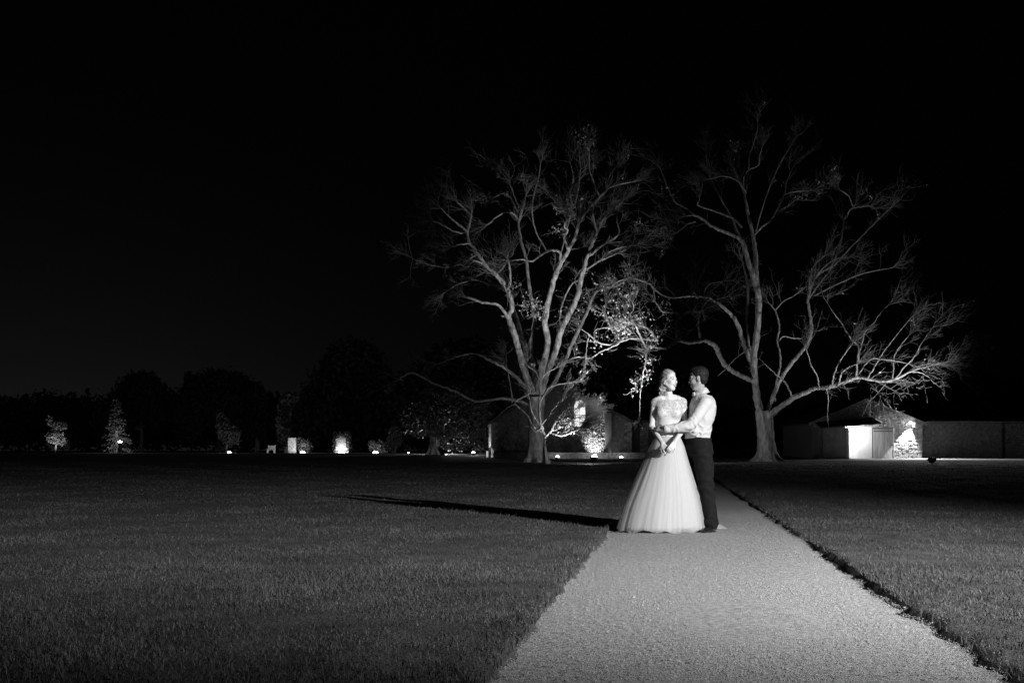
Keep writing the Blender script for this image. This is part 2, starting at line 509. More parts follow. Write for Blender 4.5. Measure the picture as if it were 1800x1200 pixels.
YH = 78.0
def hx(px): return PX(px, YH)
def hz(py): return PZ(py, YH)
gz = g(YH)
rng = random.Random(3)
house = thing('stone_house', 'gabled stone house with a tall arched window, standing in shadow behind the left bare tree', 'house', (hx(985), YH, gz))
xl, xr, xa, ze, za = hx(864), hx(1110), hx(978), hz(741), hz(672)
mb = MB(); mb.prism([(xl, gz - .3), (xr, gz - .3), (xr, ze), (xa, za), (xl, ze)], YH, YH + .4)
mb.box(xl, xl + .35, YH + .4, YH + 9, gz - .3, ze); mb.box(xr - .35, xr, YH + .4, YH + 9, gz - .3, ze)
mb.prism([(xl, gz - .3), (xr, gz - .3), (xr, ze), (xa, za), (xl, ze)], YH + 9, YH + 9.4)
mb.build('wall', M_mortar, house)
wx0, wx1, wz0, wz1 = hx(1009.5), hx(1028.5), hz(750), hz(703)
def gable_clip(x, z, m=.12):
    top = ze + (za - ze) * (1 - abs(x - xa) / ((xr - xa) if x > xa else (xa - xl)))
    inwin = wx0 - .05 < x < wx1 + .05 and wz0 - .05 < z < wz1 + .05
    return z < top - m and not inwin
mb = rubble(MB(), xl + .45, xr - .4, gz, za, YH, rng, .36, .15, .07, gable_clip)
o = mb.build('rubble_stonework', M_rubble, house, kind='stuff')
# corner quoins: alternating long and short blocks
for side, x in ((1, xl), (-1, xr)):
    z = gz; i = 0
    while z < ze - .2:
        w = .55 if i % 2 else .35
        m2 = MB(); x0 = x - .03 if side > 0 else x - w
        m2.box(min(x0, x0 + w), max(x0, x0 + w) + (.03 if side < 0 else 0), YH - .08, YH + .45, z + .012, z + .27, .012, rng)
        m2.build('quoin', M_stone_light, house); z += .28; i += 1
# roof with overhang and bargeboards
t = .16
sl_r = (za - ze) / (xr - xa); sl_l = (za - ze) / (xa - xl)
mb = MB(); mb.prism([(xa, za + .02), (xr + .45, ze - .45*sl_r + .02), (xr + .45, ze - .45*sl_r + t), (xa, za + t + .04)], YH - .35, YH + 9.8)
mb.build('roof', M_roof, house, label='right-hand slate roof slope')
mb = MB(); mb.prism([(xa, za + .02), (xa, za + t + .04), (xl - .45, ze - .45*sl_l + t), (xl - .45, ze - .45*sl_l + .02)], YH - .35, YH + 9.8)
mb.build('roof', M_roof, house, label='left-hand slate roof slope')
for sgn, xe, slp in ((1, xr + .45, sl_r), (-1, xl - .45, sl_l)):
    zb = ze - .45 * slp
    mb = MB(); mb.prism([(xa, za - .12), (xe, zb - .12), (xe, zb + .1), (xa, za + .12)] if sgn > 0 else [(xa, za - .12), (xa, za + .12), (xe, zb + .1), (xe, zb - .12)], YH - .41, YH - .36)
    mb.build('bargeboard', M_trim, house)
# arched window: pale surround, frame and panes
win = MB()
arch = [(wx0, wz0), (wx1, wz0), (wx1, wz1 - .45)] + [((wx0 + wx1)/2 + (wx1 - wx0)/2 * math.cos(a), wz1 - .45 + .45 * math.sin(a)) for a in np.linspace(0, math.pi, 9)[1:-1]] + [(wx0, wz1 - .45)]
win.prism(arch, YH - .03, YH + .02)
wo_ = win.build('window', mat('lit_window_pane', .5, .6, 3, .3, 25, .5, .02, emit=1.1), house, label='tall arched window glowing pale')
mb = MB(); mb.box(wx0 - .12, wx1 + .12, YH - .2, YH - .031, wz0 - .12, wz0); mb.build('sill', M_stone_light, wo_)
mb = MB(); mb.box(wx0, wx1, YH - .055, YH - .031, (wz0+wz1)/2 - .15, (wz0+wz1)/2 - .1); mb.box((wx0+wx1)/2 - .02, (wx0+wx1)/2 + .02, YH - .057, YH - .031, wz0 + .02, wz1 - .1)
mb.build('glazing_bar', M_trim, wo_)
mb = MB(); mb.cyl((hx(1067), YH - .22, gz), .06, .06, ze - gz + .8, 8); mb.build('drainpipe', M_dark, house)
mb = MB(); mb.box(hx(1062), hx(1073), YH - .75, YH - .45, gz, hz(726)); mb.build('porch_post', M_trim, house)
# wing to the right of the gable
xw = hx(1158)
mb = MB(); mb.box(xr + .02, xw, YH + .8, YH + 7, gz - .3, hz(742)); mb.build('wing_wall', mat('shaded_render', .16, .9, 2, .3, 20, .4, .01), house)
mb = MB(); mb.box(xr + .5, xw + .3, YH + .3, YH + 7.3, hz(742) + .01, hz(742) + .16); mb.build('wing_roof', M_roof, house)
mb = rubble(MB(), hx(1127), hx(1142), gz + .1, hz(741), YH + .8, rng, .3, .14, .06); mb.build('rubble_stonework', M_stone_light, house, kind='stuff')
# vine on the wall: bare stems and leaves
vt = Tubes(); lc = []
nr = np.random.default_rng(11)
for i in range(70):
    x = hx(nr.choice([nr.uniform(985, 1062), nr.uniform(870, 985)], p=[.8, .2])); z = gz + .3; pts = []
    dx = nr.normal(0, .25)
    L = nr.uniform(1.2, 4)
    for s in range(14):
        pts.append((x, YH - .12 - .05 * math.sin(s), z)); x += dx * .12 + nr.normal(0, .09); z += L / 14
        if z > ze + (za-ze)*(1-abs(x-xa)/(xr-xa)) - .3: break
        if nr.random() < .8:
            for _ in range(7): lc.append((x + nr.normal(0, .22), YH - .14 - abs(nr.normal(0, .07)), z + nr.normal(0, .18)))
    if len(pts) > 2: vt.add(pts, np.linspace(.03, .01, len(pts)), 4)
lc = [c for c in lc if not (wx0 - .02 < c[0] < wx1 + .02 and wz0 < c[2] < wz1)]
vine = thing('climbing_vine', 'leafy climbing vine spread over the gable wall of the stone house', 'vine', (hx(1035), YH - .12, gz))
obj('stems', vt.mesh('stems'), M_trim, vine)
obj('leaves', leaf_mesh('leaves', lc, .14, nr), M_ivy, vine, kind='stuff')

# low terrace wall with coping in front of the house
def low_wall(px0, px1, Y, pyt, label, name='low_wall'):
    z0 = g(Y) - .2; zt = PZ(pyt, Y)
    w = thing(name, label, 'wall', (PX((px0+px1)/2, Y), Y, g(Y)))
    m_ = MB(); m_.box(PX(px0, Y), PX(px1, Y), Y, Y + .35, z0, zt - .08); m_.build('wall_body', M_mortar, w)
    m_ = MB(); m_.box(PX(px0, Y) - .04, PX(px1, Y) + .04, Y - .08, Y + .42, zt - .078, zt); m_.build('coping', M_stone_light if False else M_rubble, w)
    m_ = rubble(MB(), PX(px0, Y), PX(px1, Y), g(Y), zt - .09, Y, rng, .4, .13, .04); m_.build('wall_stones', M_rubble, w, kind='stuff')
    return w
low_wall(960, 1140, 75.2, 795, 'long low stone terrace wall running in front of the gabled house')

# ------------------------------------------------------------------ shed with gable on the right
YS = 75.0
def sx(px): return PX(px, YS)
def sz(py): return PZ(py, YS)
sg = g(YS)
shed = thing('stone_shed', 'gabled stone outbuilding with white rendered wall and boarded door, lit by a wall lamp', 'shed', (sx(1522), YS, sg))
xl, xr, xa, ze, za = sx(1427), sx(1619), sx(1522), sz(743), sz(703)
mb = MB(); mb.prism([(xl, sg - .3), (xr, sg - .3), (xr, ze), (xa, za), (xl, ze)], YS, YS + .4)
mb.box(xr - .4, xr, YS + .4, YS + 8, sg - .3, ze); mb.box(xl, xl + .4, YS + .4, YS + 8, sg - .3, ze)
mb.build('wall', M_mortar, shed)
zlean = sz(751)
dx0, dx1, dzt = sx(1534), sx(1570), sz(754)
wx0s, wx1s = sx(1482), sx(1532.5)
def sclip(x, z):
    top = ze + (za - ze) * (1 - abs(x - xa) / ((xr - xa) if x > xa else (xa - xl)))
    return z < top - .1 and not (x < dx1 + .02 and z < zlean + .05)
mb = rubble(MB(), xl + .1, xr - .33, sg, za, YS, rng, .26, .11, .085, sclip); mb.build('rubble_stonework', M_stone_light, shed, kind='stuff')
z = sg; i = 0
while z < ze - .3:
    w = rng.uniform(.42, .55) if i % 2 else rng.uniform(.24, .34); h = rng.uniform(.13, .19)
    m2 = MB(); m2.box(xr - w, xr + .03 + rng.uniform(0, .03), YS - .1 - rng.uniform(0, .03), YS + .3, z + .01, z + h - .012, .015, rng)
    m2.build('quoin', M_stone_light, shed); z += h; i += 1
mb = MB(); mb.box(wx0s, wx1s, YS - .06, YS + .02, sg, zlean + .06); mb.build('rendered_panel', M_render, shed)
# door of upright boards
dr = MB(); dr.box(dx0, dx1, YS - .03, YS + .03, sg + .04, dzt)
door = dr.build('door', M_door, shed)
n = 7; bw = (dx1 - dx0) / n
for i in range(n):
    mb = MB(); mb.box(dx0 + i*bw + .008, dx0 + (i+1)*bw - .008, YS - .055 - rng.uniform(0, .008), YS - .031, sg + .05, dzt - .02); mb.build('board', M_door, door)
mb = MB(); mb.box(dx0 + .05, dx1 - .05, YS - .082, YS - .066, dzt - .2, dzt - .1); mb.build('hinge_rail', M_trim, door)
mb = MB(); mb.box(dx1 - .16, dx1 - .12, YS - .1, YS - .066, sg + 1.0, sg + 1.13); mb.build('handle', M_dark, door)
mb = MB(); mb.box(dx0 - .07, dx1 + .07, YS - .07, YS + .02, dzt + .003, dzt + .12); mb.build('lintel', M_trim, shed)
z = sg; i = 0
while z < dzt - .1:                                   # toothed stones beside the door
    h = rng.uniform(.14, .2); w = .09 if i % 2 else .19
    m2 = MB(); m2.box(dx1 + .005, dx1 + w, YS - .11, YS, z + .008, z + h - .01, .01, rng); m2.build('jamb_stone', M_stone_light, shed); z += h; i += 1
# annex projecting on the left with its lean-to roof
ax0, ax1 = sx(1437), sx(1477)
mb = MB(); mb.box(ax0, ax1, YS - 1.3, YS - .07, sg - .3, zlean - .05); mb.build('annex_wall', mat('annex_render', .34, .9, 2, .2, 20, .3, .01), shed)
mb = MB(); mb.box(ax1 - .02, sx(1482), YS - 1.36, YS - .08, sg - .2, zlean - .02); mb.build('corner_post', M_render, shed)
mb = MB(); V0 = [(ax0 - .25, YS - 1.7, zlean - .12), (sx(1534), YS - 1.7, zlean + .22), (sx(1534), YS + .0, zlean + .66), (ax0 - .25, YS + .0, zlean + .36)]
mb.v = V0 + [(x, y, z_ + .09) for x, y, z_ in V0]; mb.f = [(0, 3, 2, 1), (4, 5, 6, 7), (0, 1, 5, 4), (1, 2, 6, 5), (2, 3, 7, 6), (3, 0, 4, 7)]
mb.build('lean_to_roof', M_roof, shed)
sl_r = (za - ze) / (xr - xa); sl_l = (za - ze) / (xa - xl)
mb = MB(); mb.prism([(xa, za + .02), (xr + .3, ze - .3*sl_r + .02), (xr + .3, ze - .3*sl_r + .13), (xa, za + .16)], YS - .25, YS + 8.3)
mb.build('roof', M_roof, shed)
mb = MB(); mb.prism([(xa, za + .02), (xa, za + .16), (xl - .3, ze - .3*sl_l + .13), (xl - .3, ze - .3*sl_l + .02)], YS - .25, YS + 8.3)
mb.build('roof', M_roof, shed)
mb = MB(); mb.prism([(xa, za - .08), (xr + .3, ze - .3*sl_r - .08), (xr + .3, ze - .3*sl_r + .12), (xa, za + .12)], YS - .31, YS - .26); mb.build('bargeboard', M_door, shed)
mb = MB(); mb.prism([(xa, za - .08), (xa, za + .12), (xl - .3, ze - .3*sl_l + .12), (xl - .3, ze - .3*sl_l - .08)], YS - .31, YS - .26); mb.build('bargeboard', M_door, shed)
# long wing
mb = MB(); mb.box(xr + .01, sx(1768), YS + .5, YS + 7, sg - .3, sz(742)); mb.box(sx(1768) + .01, sx(1960), YS + .9, YS + 7, sg - .3, sz(742)); mb.build('wing_wall', M_mortar, shed)
mb = rubble(MB(), xr + .05, sx(1766), sg, sz(743) , YS + .5, rng, .3, .13, .07); mb.build('rubble_stonework', M_rubble, shed, kind='stuff')
mb = rubble(MB(), sx(1769), sx(1900), sg, sz(744) , YS + .9, rng, .36, .15, .12); mb.build('rubble_stonework', M_stone_light, shed, kind='stuff')
mb = MB(); mb.box(xr + .32, sx(1960), YS + .1, YS + 7.4, sz(742) + .005, sz(742) + .15); mb.build('wing_roof', M_roof, shed)
mb = MB(); mb.cyl((xr + .35, YS + .04, sz(742) + .03), .05, .05, sx(1930) - xr - .4, 8, 'x'); mb.build('gutter', M_rubble, shed)
mb = MB(); mb.box(sx(1476), sx(1622), YS - 1.0, YS - .12, g(YS-.6) - .1, sg + .075); mb.build('door_step', mat('concrete', .4, .9, 6, .2, 40, .4, .01), shed)

def wall_lamp(px, py, Y, label, aim, power, spot=150, size=.03):
    p = P(px, py, Y)
    w = thing('wall_lamp', label, 'lamp', p)
    m_ = MB(); m_.cyl((p.x, p.y + .02, p.z - .02), .06, .06, .1, 10, 'y'); m_.build('mount', M_dark, w)
    m_ = MB(); m_.dome((p.x, p.y - .01, p.z - .02), .1, .9); m_.dome((p.x, p.y - .01, p.z - .02), .1, -.9); m_.build('bulb', M_lens, w, smooth=True)
    l0 = Vector((p.x, p.y - .4, p.z - .1)); add_light('wall_lamp_light', 'SPOT', l0, l0 + Vector(aim), power, size, spot, .12)
    add_light('wall_lamp_light', 'POINT', l0 + Vector((0, -.05, 0)), None, power * .010, size)
    add_light('wall_lamp_light', 'SPOT', l0 + Vector((.3, -.1, 0)), l0 + Vector((.3, -1.1, -.22)), power * 2.6, size, 132, .4)
    MB().box(l0.x + .10, l0.x + .115, l0.y - .25, l0.y + .3, l0.z - .25, l0.z + .08).build('added_side_shield', M_dark, w)  # added plate that keeps the lamp's light off the long wing
    return w
wall_lamp(1600, 742, YS - .35, 'bright lamp under the right eave of the stone shed', (.28, .13, -1), 1050, 108, .03)
m_ = MB(); m_.box(sx(1606), sx(1619), YS - .36, YS - .33, sz(747), sz(745)); m_.build('lamp_bracket', M_stone_light, shed)
p = P(1486, 757, YS - .45)
w = thing('soffit_lamp', 'small downlight under the lean-to roof beside the white rendered wall', 'lamp', p)
MB().cyl((p.x, p.y, p.z), .07, .05, .1, 10).build('housing', M_dark, w)
MB().cyl((p.x, p.y, p.z - .02), .045, .045, .018, 10).build('lens', M_lens_soft, w)
add_light('soffit_lamp_light', 'POINT', (p.x, p.y - .25, p.z - .1), None, 700, .05)

# ------------------------------------------------------------------ garden lamps
def ground_lamp(px, py, Y, label, power, r=.14, group=None, up=True, size=.08):
    x, z = PX(px, Y), PZ(py, Y); gz_ = g(Y)
    w = thing('ground_lamp', label, 'lamp', (x, Y, gz_), group)
    hb = max(z - gz_ - r*.3, .05)
    MB().cyl((x, Y, gz_ - .05), r * .8, r, hb + .05, 14).build('housing', M_dark, w)
    MB().dome((x, Y, gz_ + hb + .002), r * .95, .8).build('lens', M_lens, w, smooth=True)
    add_light('ground_lamp_light', 'POINT', (x, Y - .05, gz_ + hb + r + .12), None, power, size)
    return w
def flood(px, Y, target, power, label, spot=70, py_h=None, blend=.7, s=1.0, size=.12):
    """box floodlight on a bracket, its back towards the camera"""
    x, z0 = PX(px, Y), g(Y)
    w = thing('floodlight', label, 'floodlight', (x, Y, z0))
    h = .22 * s
    m_ = MB(); m_.box(x - .03, x + .03, Y - .03, Y + .03, z0 - .05, z0 + h); m_.box(x - .12*s, x + .12*s, Y - .1, Y + .1, z0 - .02, z0 + .03); m_.build('bracket', M_dark, w)
    d = (Vector(target) - Vector((x, Y, z0 + h))).normalized()
    q = d.to_track_quat('-Z', 'Y')
    c = Vector((x, Y, z0 + h + .06))
    def boxed(hx_, hy_, z_a, z_b, k):
        vs = [c + q @ Vector((sx_ * hx_ * (k if zz == z_b else 1), sy_ * hy_ * (k if zz == z_b else 1), zz)) for zz in (z_a, z_b) for sx_, sy_ in ((-1, -1), (1, -1), (1, 1), (-1, 1))]
        return vs, [(0, 3, 2, 1), (4, 5, 6, 7), (0, 1, 5, 4), (1, 2, 6, 5), (2, 3, 7, 6), (3, 0, 4, 7)]
    v_, f_ = boxed(.13*s, .1*s, .12*s, -.06*s, 1.25); obj('housing', mesh('housing', v_, f_), M_dark, w)
    v_, f_ = boxed(.14*s, .11*s, -.062*s, -.07*s, 1); obj('lens', mesh('lens', v_, f_), M_lens_soft, w)
    add_light('floodlight_light', 'SPOT', c + d * .2 * s, target, power, size, spot, blend)
    return w
GL = 'round ground lamp '
ground_lamp(1092, 803, 74.4, GL + 'glowing just left of the bride by the terrace wall', 4, .13)
ground_lamp(1045, 801, 74.3, GL + 'glowing below the tall arched window', 14, .2)
ground_lamp(980, 802, 74.2, GL + 'glowing beside the trunk of the left bare tree', 5, .15)
# added uplights, unseen behind the terrace wall, to brighten the gable
for px_, t_, pw_, sp_ in ((1042, P(1048, 770, 78), 950, 84), (1078, P(1078, 770, 78), 10, 90)):
    x_, y_ = PX(px_, 76.7), 76.7; z_ = g(y_)
    w = thing('added_uplight', {1042: 'small added lamp washing the vine, unseen behind the terrace wall', 1078: 'small added lamp, unseen at the foot of the drainpipe'}[px_], 'lamp', (x_, y_, z_))
    MB().cyl((x_, y_, z_ - .05), .06, .08, .2, 10).build('housing', M_dark, w); MB().cyl((x_, y_, z_ + .152), .07, .07, .02, 10).build('lens', M_lens_soft, w)
    add_light('added_uplight_light', 'SPOT', (x_, y_, z_ + .22), t_, pw_, .06, sp_, .8)
# ------------------------------------------------------------------ bare trees
M_bark = mat('bark', .30, .85, 7, .6, 11, 1.0, .07, stretch=(1, 1, .3))
M_twig = mat('twig_bark', .16, .8)
M_leaf = mat('autumn_leaf', .42, .5)
def limb_pts(tr, Y0, dy, rpx=None):
    n = len(tr); out = []; rad = []
    for i, q in enumerate(tr):
        t = i / (n - 1)
        Y = Y0 + (dy[0] + (dy[1] - dy[0]) * t)
        out.append(P(q[0], q[1], Y)); rad.append(q[2] * Y / F)
    return np.array(out), np.array(rad)
def grow(tb, p, d, L, r, lvl, rng, bias, wig=.3, sides=4, leaves=None, lp=0):
    n = 6 if lvl else 5
    pts = [p]; dd = d.copy(); st = L / (n - 1)
    for _ in range(n - 1):
        dd = dd + rng.standard_normal(3) * wig + bias * .16; dd /= np.linalg.norm(dd)
        p = p + dd * st * rng.uniform(.7, 1.3); pts.append(p)
    pts = np.array(pts); tb.add(pts, np.linspace(r, max(r * .35, .006), n), sides if lvl else 3)
    if leaves is not None and lvl == 0 and rng.random() < lp:
        for q in pts[2:]: leaves.append(q + rng.standard_normal(3) * .08)
    if lvl:
        for k in range(rng.integers(3, 6)):
            i = rng.integers(1, n); f = rng.standard_normal(3); f = f - f.dot(d) * d; f /= np.linalg.norm(f)
            nd = d * .75 + f * rng.uniform(.4, 1.0) + bias * .3; nd /= np.linalg.norm(nd)
            grow(tb, pts[i], nd, L * rng.uniform(.4, .75), max(r * .55, .006), lvl - 1, rng, bias, wig, sides, leaves, lp)
def make_tree(name, label, px, pyb, Y0, trunk, limbs, seed, centre, leafspots=(), L0=1.5, flare=1.6, dens=1.0, group=None):
    rng = np.random.default_rng(seed)
    root = thing(name, label, 'tree', (PX(px, Y0), Y0, g(Y0)), group)
    tp, tr = limb_pts(trunk, Y0, (0, 0))
    tp[0][2] = g(Y0) - .1
    c = catmull(np.column_stack([tp, tr]), 6)
    # trunk with root flare and ribs
    sides = 28; Vv = []
    for i, (x, y, z, r) in enumerate(c):
        hgt = z - g(Y0); fl = 1 + (flare - 1) * math.exp(-max(hgt, 0) / .35)
        for k in range(sides):
            a = 2 * math.pi * k / sides
            rr = r * (fl + (fl - 1) * .8 * math.cos(5 * a + .6) + .05 * math.sin(3 * a + z) + .06 * math.sin(7*a + z*.7) + .02 * rng.standard_normal())
            Vv.append((x + rr * math.cos(a), y + rr * math.sin(a), z))
    m_ = len(c); ii = np.arange(m_ - 1)[:, None] * sides; jj = np.arange(sides)[None]; kk = (jj + 1) % sides
    obj('trunk', np_mesh('trunk', Vv, np.stack([ii + jj, ii + kk, ii + sides + kk, ii + sides + jj], -1).reshape(-1, 4), True), M_bark, root)
    tw = Tubes(); fine = Tubes(); leaves = []
    cen = np.array(P(centre[0], centre[1], Y0))
    for spec in limbs:
        tr_, dy = spec[0], spec[1]; o_ = spec[2] if len(spec) > 2 else {}
        p_, r_ = limb_pts(tr_, Y0, dy); r_ = r_ * .85
        c = catmull(np.column_stack([p_, r_]), 6)
        nz = rng.standard_normal((len(c), 3)) * (c[:, 3:4] * .05 + .010); nz[0] = 0
        c[:, :3] += nz
        big = r_[0] > .055
        T = Tubes(); T.add(c[:, :3], np.maximum(c[:, 3], .012), 10 if big else 6, .05, rng)
        obj('limb', T.mesh('limb'), M_bark, root)
        step = np.linalg.norm(np.diff(c[:, :3], axis=0), axis=1)
        D = np.gradient(c[:, :3], axis=0); D /= np.linalg.norm(D, axis=1, keepdims=True)
        rate = o_.get('rate', 1.0) * dens; start = o_.get('start', .25)
        b0 = np.array(o_.get('bias', (0, 0, .5)), float)
        L = o_.get('L', L0)
        for i in range(len(c) - 1):
            t = i / (len(c) - 1)
            if t < start: continue
            for _ in range(rng.poisson(step[i] * rate * .55 * (1.0 + 1.2 * t))):
                out = c[i, :3] - cen; out /= np.linalg.norm(out) + 1e-6
                f = rng.standard_normal(3); f -= f.dot(D[i]) * D[i]; f /= np.linalg.norm(f)
                d = D[i] * .6 + f * .9 + out * .5 + b0 * .6; d /= np.linalg.norm(d)
                grow(tw, c[i, :3], d, L * rng.uniform(.5, 1.3), min(.035, max(c[i, 3] * .4, .013)), 2, rng, b0 * .6 + out * .4, .26, 4, leaves, o_.get('leaf', .012))
        for _ in range(int(5 * rate)):
            d = D[-1] + rng.standard_normal(3) * .45 + b0 * .3; d /= np.linalg.norm(d)
            grow(tw, c[-1, :3], d, L * rng.uniform(.6, 1.5), max(c[-1, 3] * .6, .018), 2, rng, b0, .24, 4, leaves, o_.get('leaf', .012))
    for (x, y, rp, n, dyy) in leafspots:
        for _ in range(n // 9):
            q = np.array(P(x + rng.normal(0, rp * .45), y + rng.normal(0, rp * .45), Y0 + dyy + rng.normal(0, .5)))
            for _ in range(9): leaves.append(q + rng.standard_normal(3) * .2)
            d = rng.standard_normal(3); d /= np.linalg.norm(d)
            pts = [q]
            for _ in range(5): d = d + rng.standard_normal(3) * .35 + np.array([0, 0, .1]); d /= np.linalg.norm(d); pts.append(pts[-1] + d * .18)
            tw.add(pts, np.linspace(.022, .008, 6), 3)
    if tw.n: obj('twigs', tw.mesh('twigs'), M_twig, root, kind='stuff')
    if leaves: obj('leaves', leaf_mesh('leaves', leaves, .14, rng), M_leaf, root, kind='stuff')
    return root

UL, UR, UP = (-.6, 0, .4), (.55, 0, .6), (0, 0, .8)
T1L = [
 ([(941,702,7.8),(925,660,7),(916,632,7),(904,588,6.6),(894,559,6.2),(900,538,5.5),(891,508,5.1),(872,483,4.3),(852,464,3.9),(840,446,3.3),(825,425,2.7),(822,407,2.5),(826,392,2),(829,378,1.4)], (0,-3.5), dict(bias=UL, start=.3)),
 ([(945,700,7.8),(953,650,7.4),(962,602,6.6),(958,567,6.2),(963,530,5.9),(975,488,5.5),(984,464,5.1),(999,440,4.3),(1011,416,3.7),(1017,392,3.1)], (0,-2.5), dict(start=.45)),
 ([(948,700,7.8),(962,652,7),(977,617,6.6),(986,582,6.2),(1003,547,5.9),(1016,518,5.5),(1022,486,5.1),(1026,476,4.7),(1032,452,3.9),(1044,422,3.3),(1050,407,2.8)], (0,-1.5), dict(start=.5)),
 ([(942,700,6.2),(935,640,5.5),(933,597,4.7),(939,560,4.1),(930,500,3.6),(924,452,3.3),(916,422,3),(912,392,2.5),(921,360,2.2),(924,345,1.6)], (1,4.5), dict(start=.5)),
 ([(940,690,7),(926,620,5.9),(914,580,5.1),(903,545,3.9),(893,515,3.1),(880,500,2.2)], (1.2,5), {}),
 ([(950,700,6.2),(974,672,5.1),(990,640,4.3),(1009,597,3.7),(1030,553,3.1),(1044,518,2.5),(1062,506,2.3),(1083,503,2),(1100,492,1.4)], (.5,3), dict(start=.5)),
 ([(940,720,4.7),(915,705,3.5),(880,700,3.1),(837,705,2.8),(799,687,2.7),(764,675,2.4),(745,664,2.5),(723,655,2),(710,661,1.4),(700,667,0.9)], (0,-1), dict(bias=(-.3,0,.3), rate=.7)),
 ([(938,695,3.9),(905,660,3),(875,640,2.7),(852,629,2.7),(831,621,2),(800,628,1.3),(770,640,0.9)], (0,-2), dict(bias=(-.3,0,.5), rate=.7)),
 ([(894,559,3.9),(884,545,3.1),(875,535,2.7),(860,533,2.7),(846,531,2.5),(832,526,2.3),(821,522,2.1)], (-1.5,-3.5), dict(bias=UL, start=.6, rate=.8)),
 ([(893,508,2.8),(897,492,2.5),(896,472,2),(893,455,1.3)], (-1.8,-2.5), dict(bias=UP)),
 ([(822,407,2.2),(804,393,1.8),(789,380,1.4),(775,366,0.99)], (-3.2,-4.5), dict(bias=UL)),
 ([(825,428,2),(806,430,1.6),(797,434,1.1)], (-3,-4), dict(bias=UL)),
 ([(812,410,1.8),(795,405,1.4),(775,394,1.3),(760,388,0.9)], (-3.3,-5), dict(bias=UL)),
 ([(829,380,1.4),(815,365,1.3),(803,354,0.9)], (-3.5,-4.5), dict(bias=UL)),
 ([(852,466,1.8),(835,458,1.4),(828,463,0.9)], (-2.8,-4), dict(bias=UL)),
 ([(872,483,1.6),(885,470,1.3),(892,455,0.9)], (-2.5,-2), dict(bias=UP)),
 ([(984,458,3.1),(985,444,2.7),(976,440,2.5),(966,440,2.3),(955,446,2.2),(944,453,2),(935,459,1.8),(920,456,1.6),(900,458,1.2)], (-1.8,-3.5), dict(bias=(-.5,0,.3), start=.5)),
 ([(999,440,2.5),(995,428,2.3),(992,417,2.2),(998,405,1.8),(992,398,1.6),(996,386,1.2)], (-2,-3.2), dict(bias=(-.5,0,.3), rate=1.5, leaf=.15)),
 ([(1017,392,2.8),(1012,378,2.5),(1006,371,2.3),(996,368,2.1),(984,363,1.9),(975,352,1.6),(963,339,1.2)], (-2.5,-3), dict(bias=UL)),
 ([(1017,392,3),(1029,374,2.5),(1038,362,2.4),(1050,350,2.2),(1060,340,2.1),(1072,330,1.8),(1088,324,1.5),(1110,320,1.1)], (-2.5,-2), dict(bias=UR)),
 ([(1007,367,2.3),(1004,350,2.2),(1003,335,1.9),(1008,314,1.6),(1006,300,1.4),(1002,285,0.9)], (-2.6,-3), dict(bias=UP)),
 ([(1008,318,1.6),(1018,308,1.4),(1028,298,0.9)], (-2.6,-2), dict(bias=UR)),
 ([(1004,342,1.6),(1020,345,1.4),(1034,355,1.2)], (-2.6,-2), dict(bias=UR)),
 ([(1050,407,2.7),(1044,388,2.3),(1042,370,2.2),(1046,358,2.1),(1056,348,1.9),(1064,338,1.8),(1068,322,1.6),(1074,305,1.4),(1086,290,0.99)], (-1.5,-1.5), dict(bias=UP)),
 ([(1050,407,2.4),(1062,383,2.4),(1070,372,2.2),(1077,365,2),(1082,354,1.6),(1091,352,1.1)], (-1.5,-.5), dict(bias=UR)),
 ([(1055,348,1.9),(1048,332,1.7),(1042,315,1.5),(1036,295,1.3),(1036,260,0.9)], (-1.6,-2), dict(bias=UP)),
 ([(1036,449,2.4),(1048,440,2.2),(1059,431,2),(1080,419,1.7),(1089,407,1.5),(1085,392,1.3),(1085,372,0.9)], (-1.5,-1), dict(bias=UR)),
 ([(1032,473,2.1),(1050,461,1.7),(1067,453,1.4),(1085,445,0.9)], (-1.3,-1), dict(bias=UR)),
 ([(1068,444,1.2),(1085,437,1.4),(1100,433,1.3),(1118,431,0.9)], (-1.2,-1), dict(bias=UR)),
 ([(1022,490,1.8),(1005,500,1.6),(994,520,1.6),(987,540,1.5),(984,560,1.4)], (.5,1.5), dict(rate=.5)),
 ([(912,392,2.3),(905,378,2),(892,373,1.8),(878,378,1.6),(858,395,1.1)], (3.8,3), dict(bias=UL)),
 ([(916,385,1.8),(905,362,1.6),(898,348,1.4),(886,340,1.3),(868,347,0.9)], (4,5), dict(bias=UL)),
 ([(912,365,1.6),(902,340,1.4),(893,318,1.3),(880,300,0.9)], (4,5), dict(bias=UL)),
 ([(960,440,1.4),(940,400,1.4),(935,360,1.4),(945,320,1.2),(950,290,0.9)], (2,3), dict(bias=UP)),
 ([(840,446,1.4),(812,462,1.4),(785,470,1.3),(755,465,1.1),(725,455,0.9)], (2,4), dict(bias=(-.6,0,.2))),
 ([(860,500,1.4),(835,492,1.4),(805,500,1.4),(780,515,0.9)], (0,3), dict(bias=(-.5,0,0))),
 ([(980,470,1.4),(1000,390,1.4),(1015,340,1.2),(1020,300,0.9)], (2,4), dict(bias=UP)),
]
tree1 = make_tree('bare_tree', 'tall bare tree with many steep limbs, floodlit, behind and left of the bride', 941, 812, 60,
    [(942,814,15),(942,790,14),(941,757,13.2),(942,725,13.5),(943,698,15)], T1L, 5, (950, 560),
    leafspots=[(936,535,22,160,-2),(900,505,16,60,-2),(948,550,14,80,-2),(1120,395,12,60,-1),(985,405,14,90,-2),(1036,250,25,70,-2)], L0=1.1, dens=1.3)
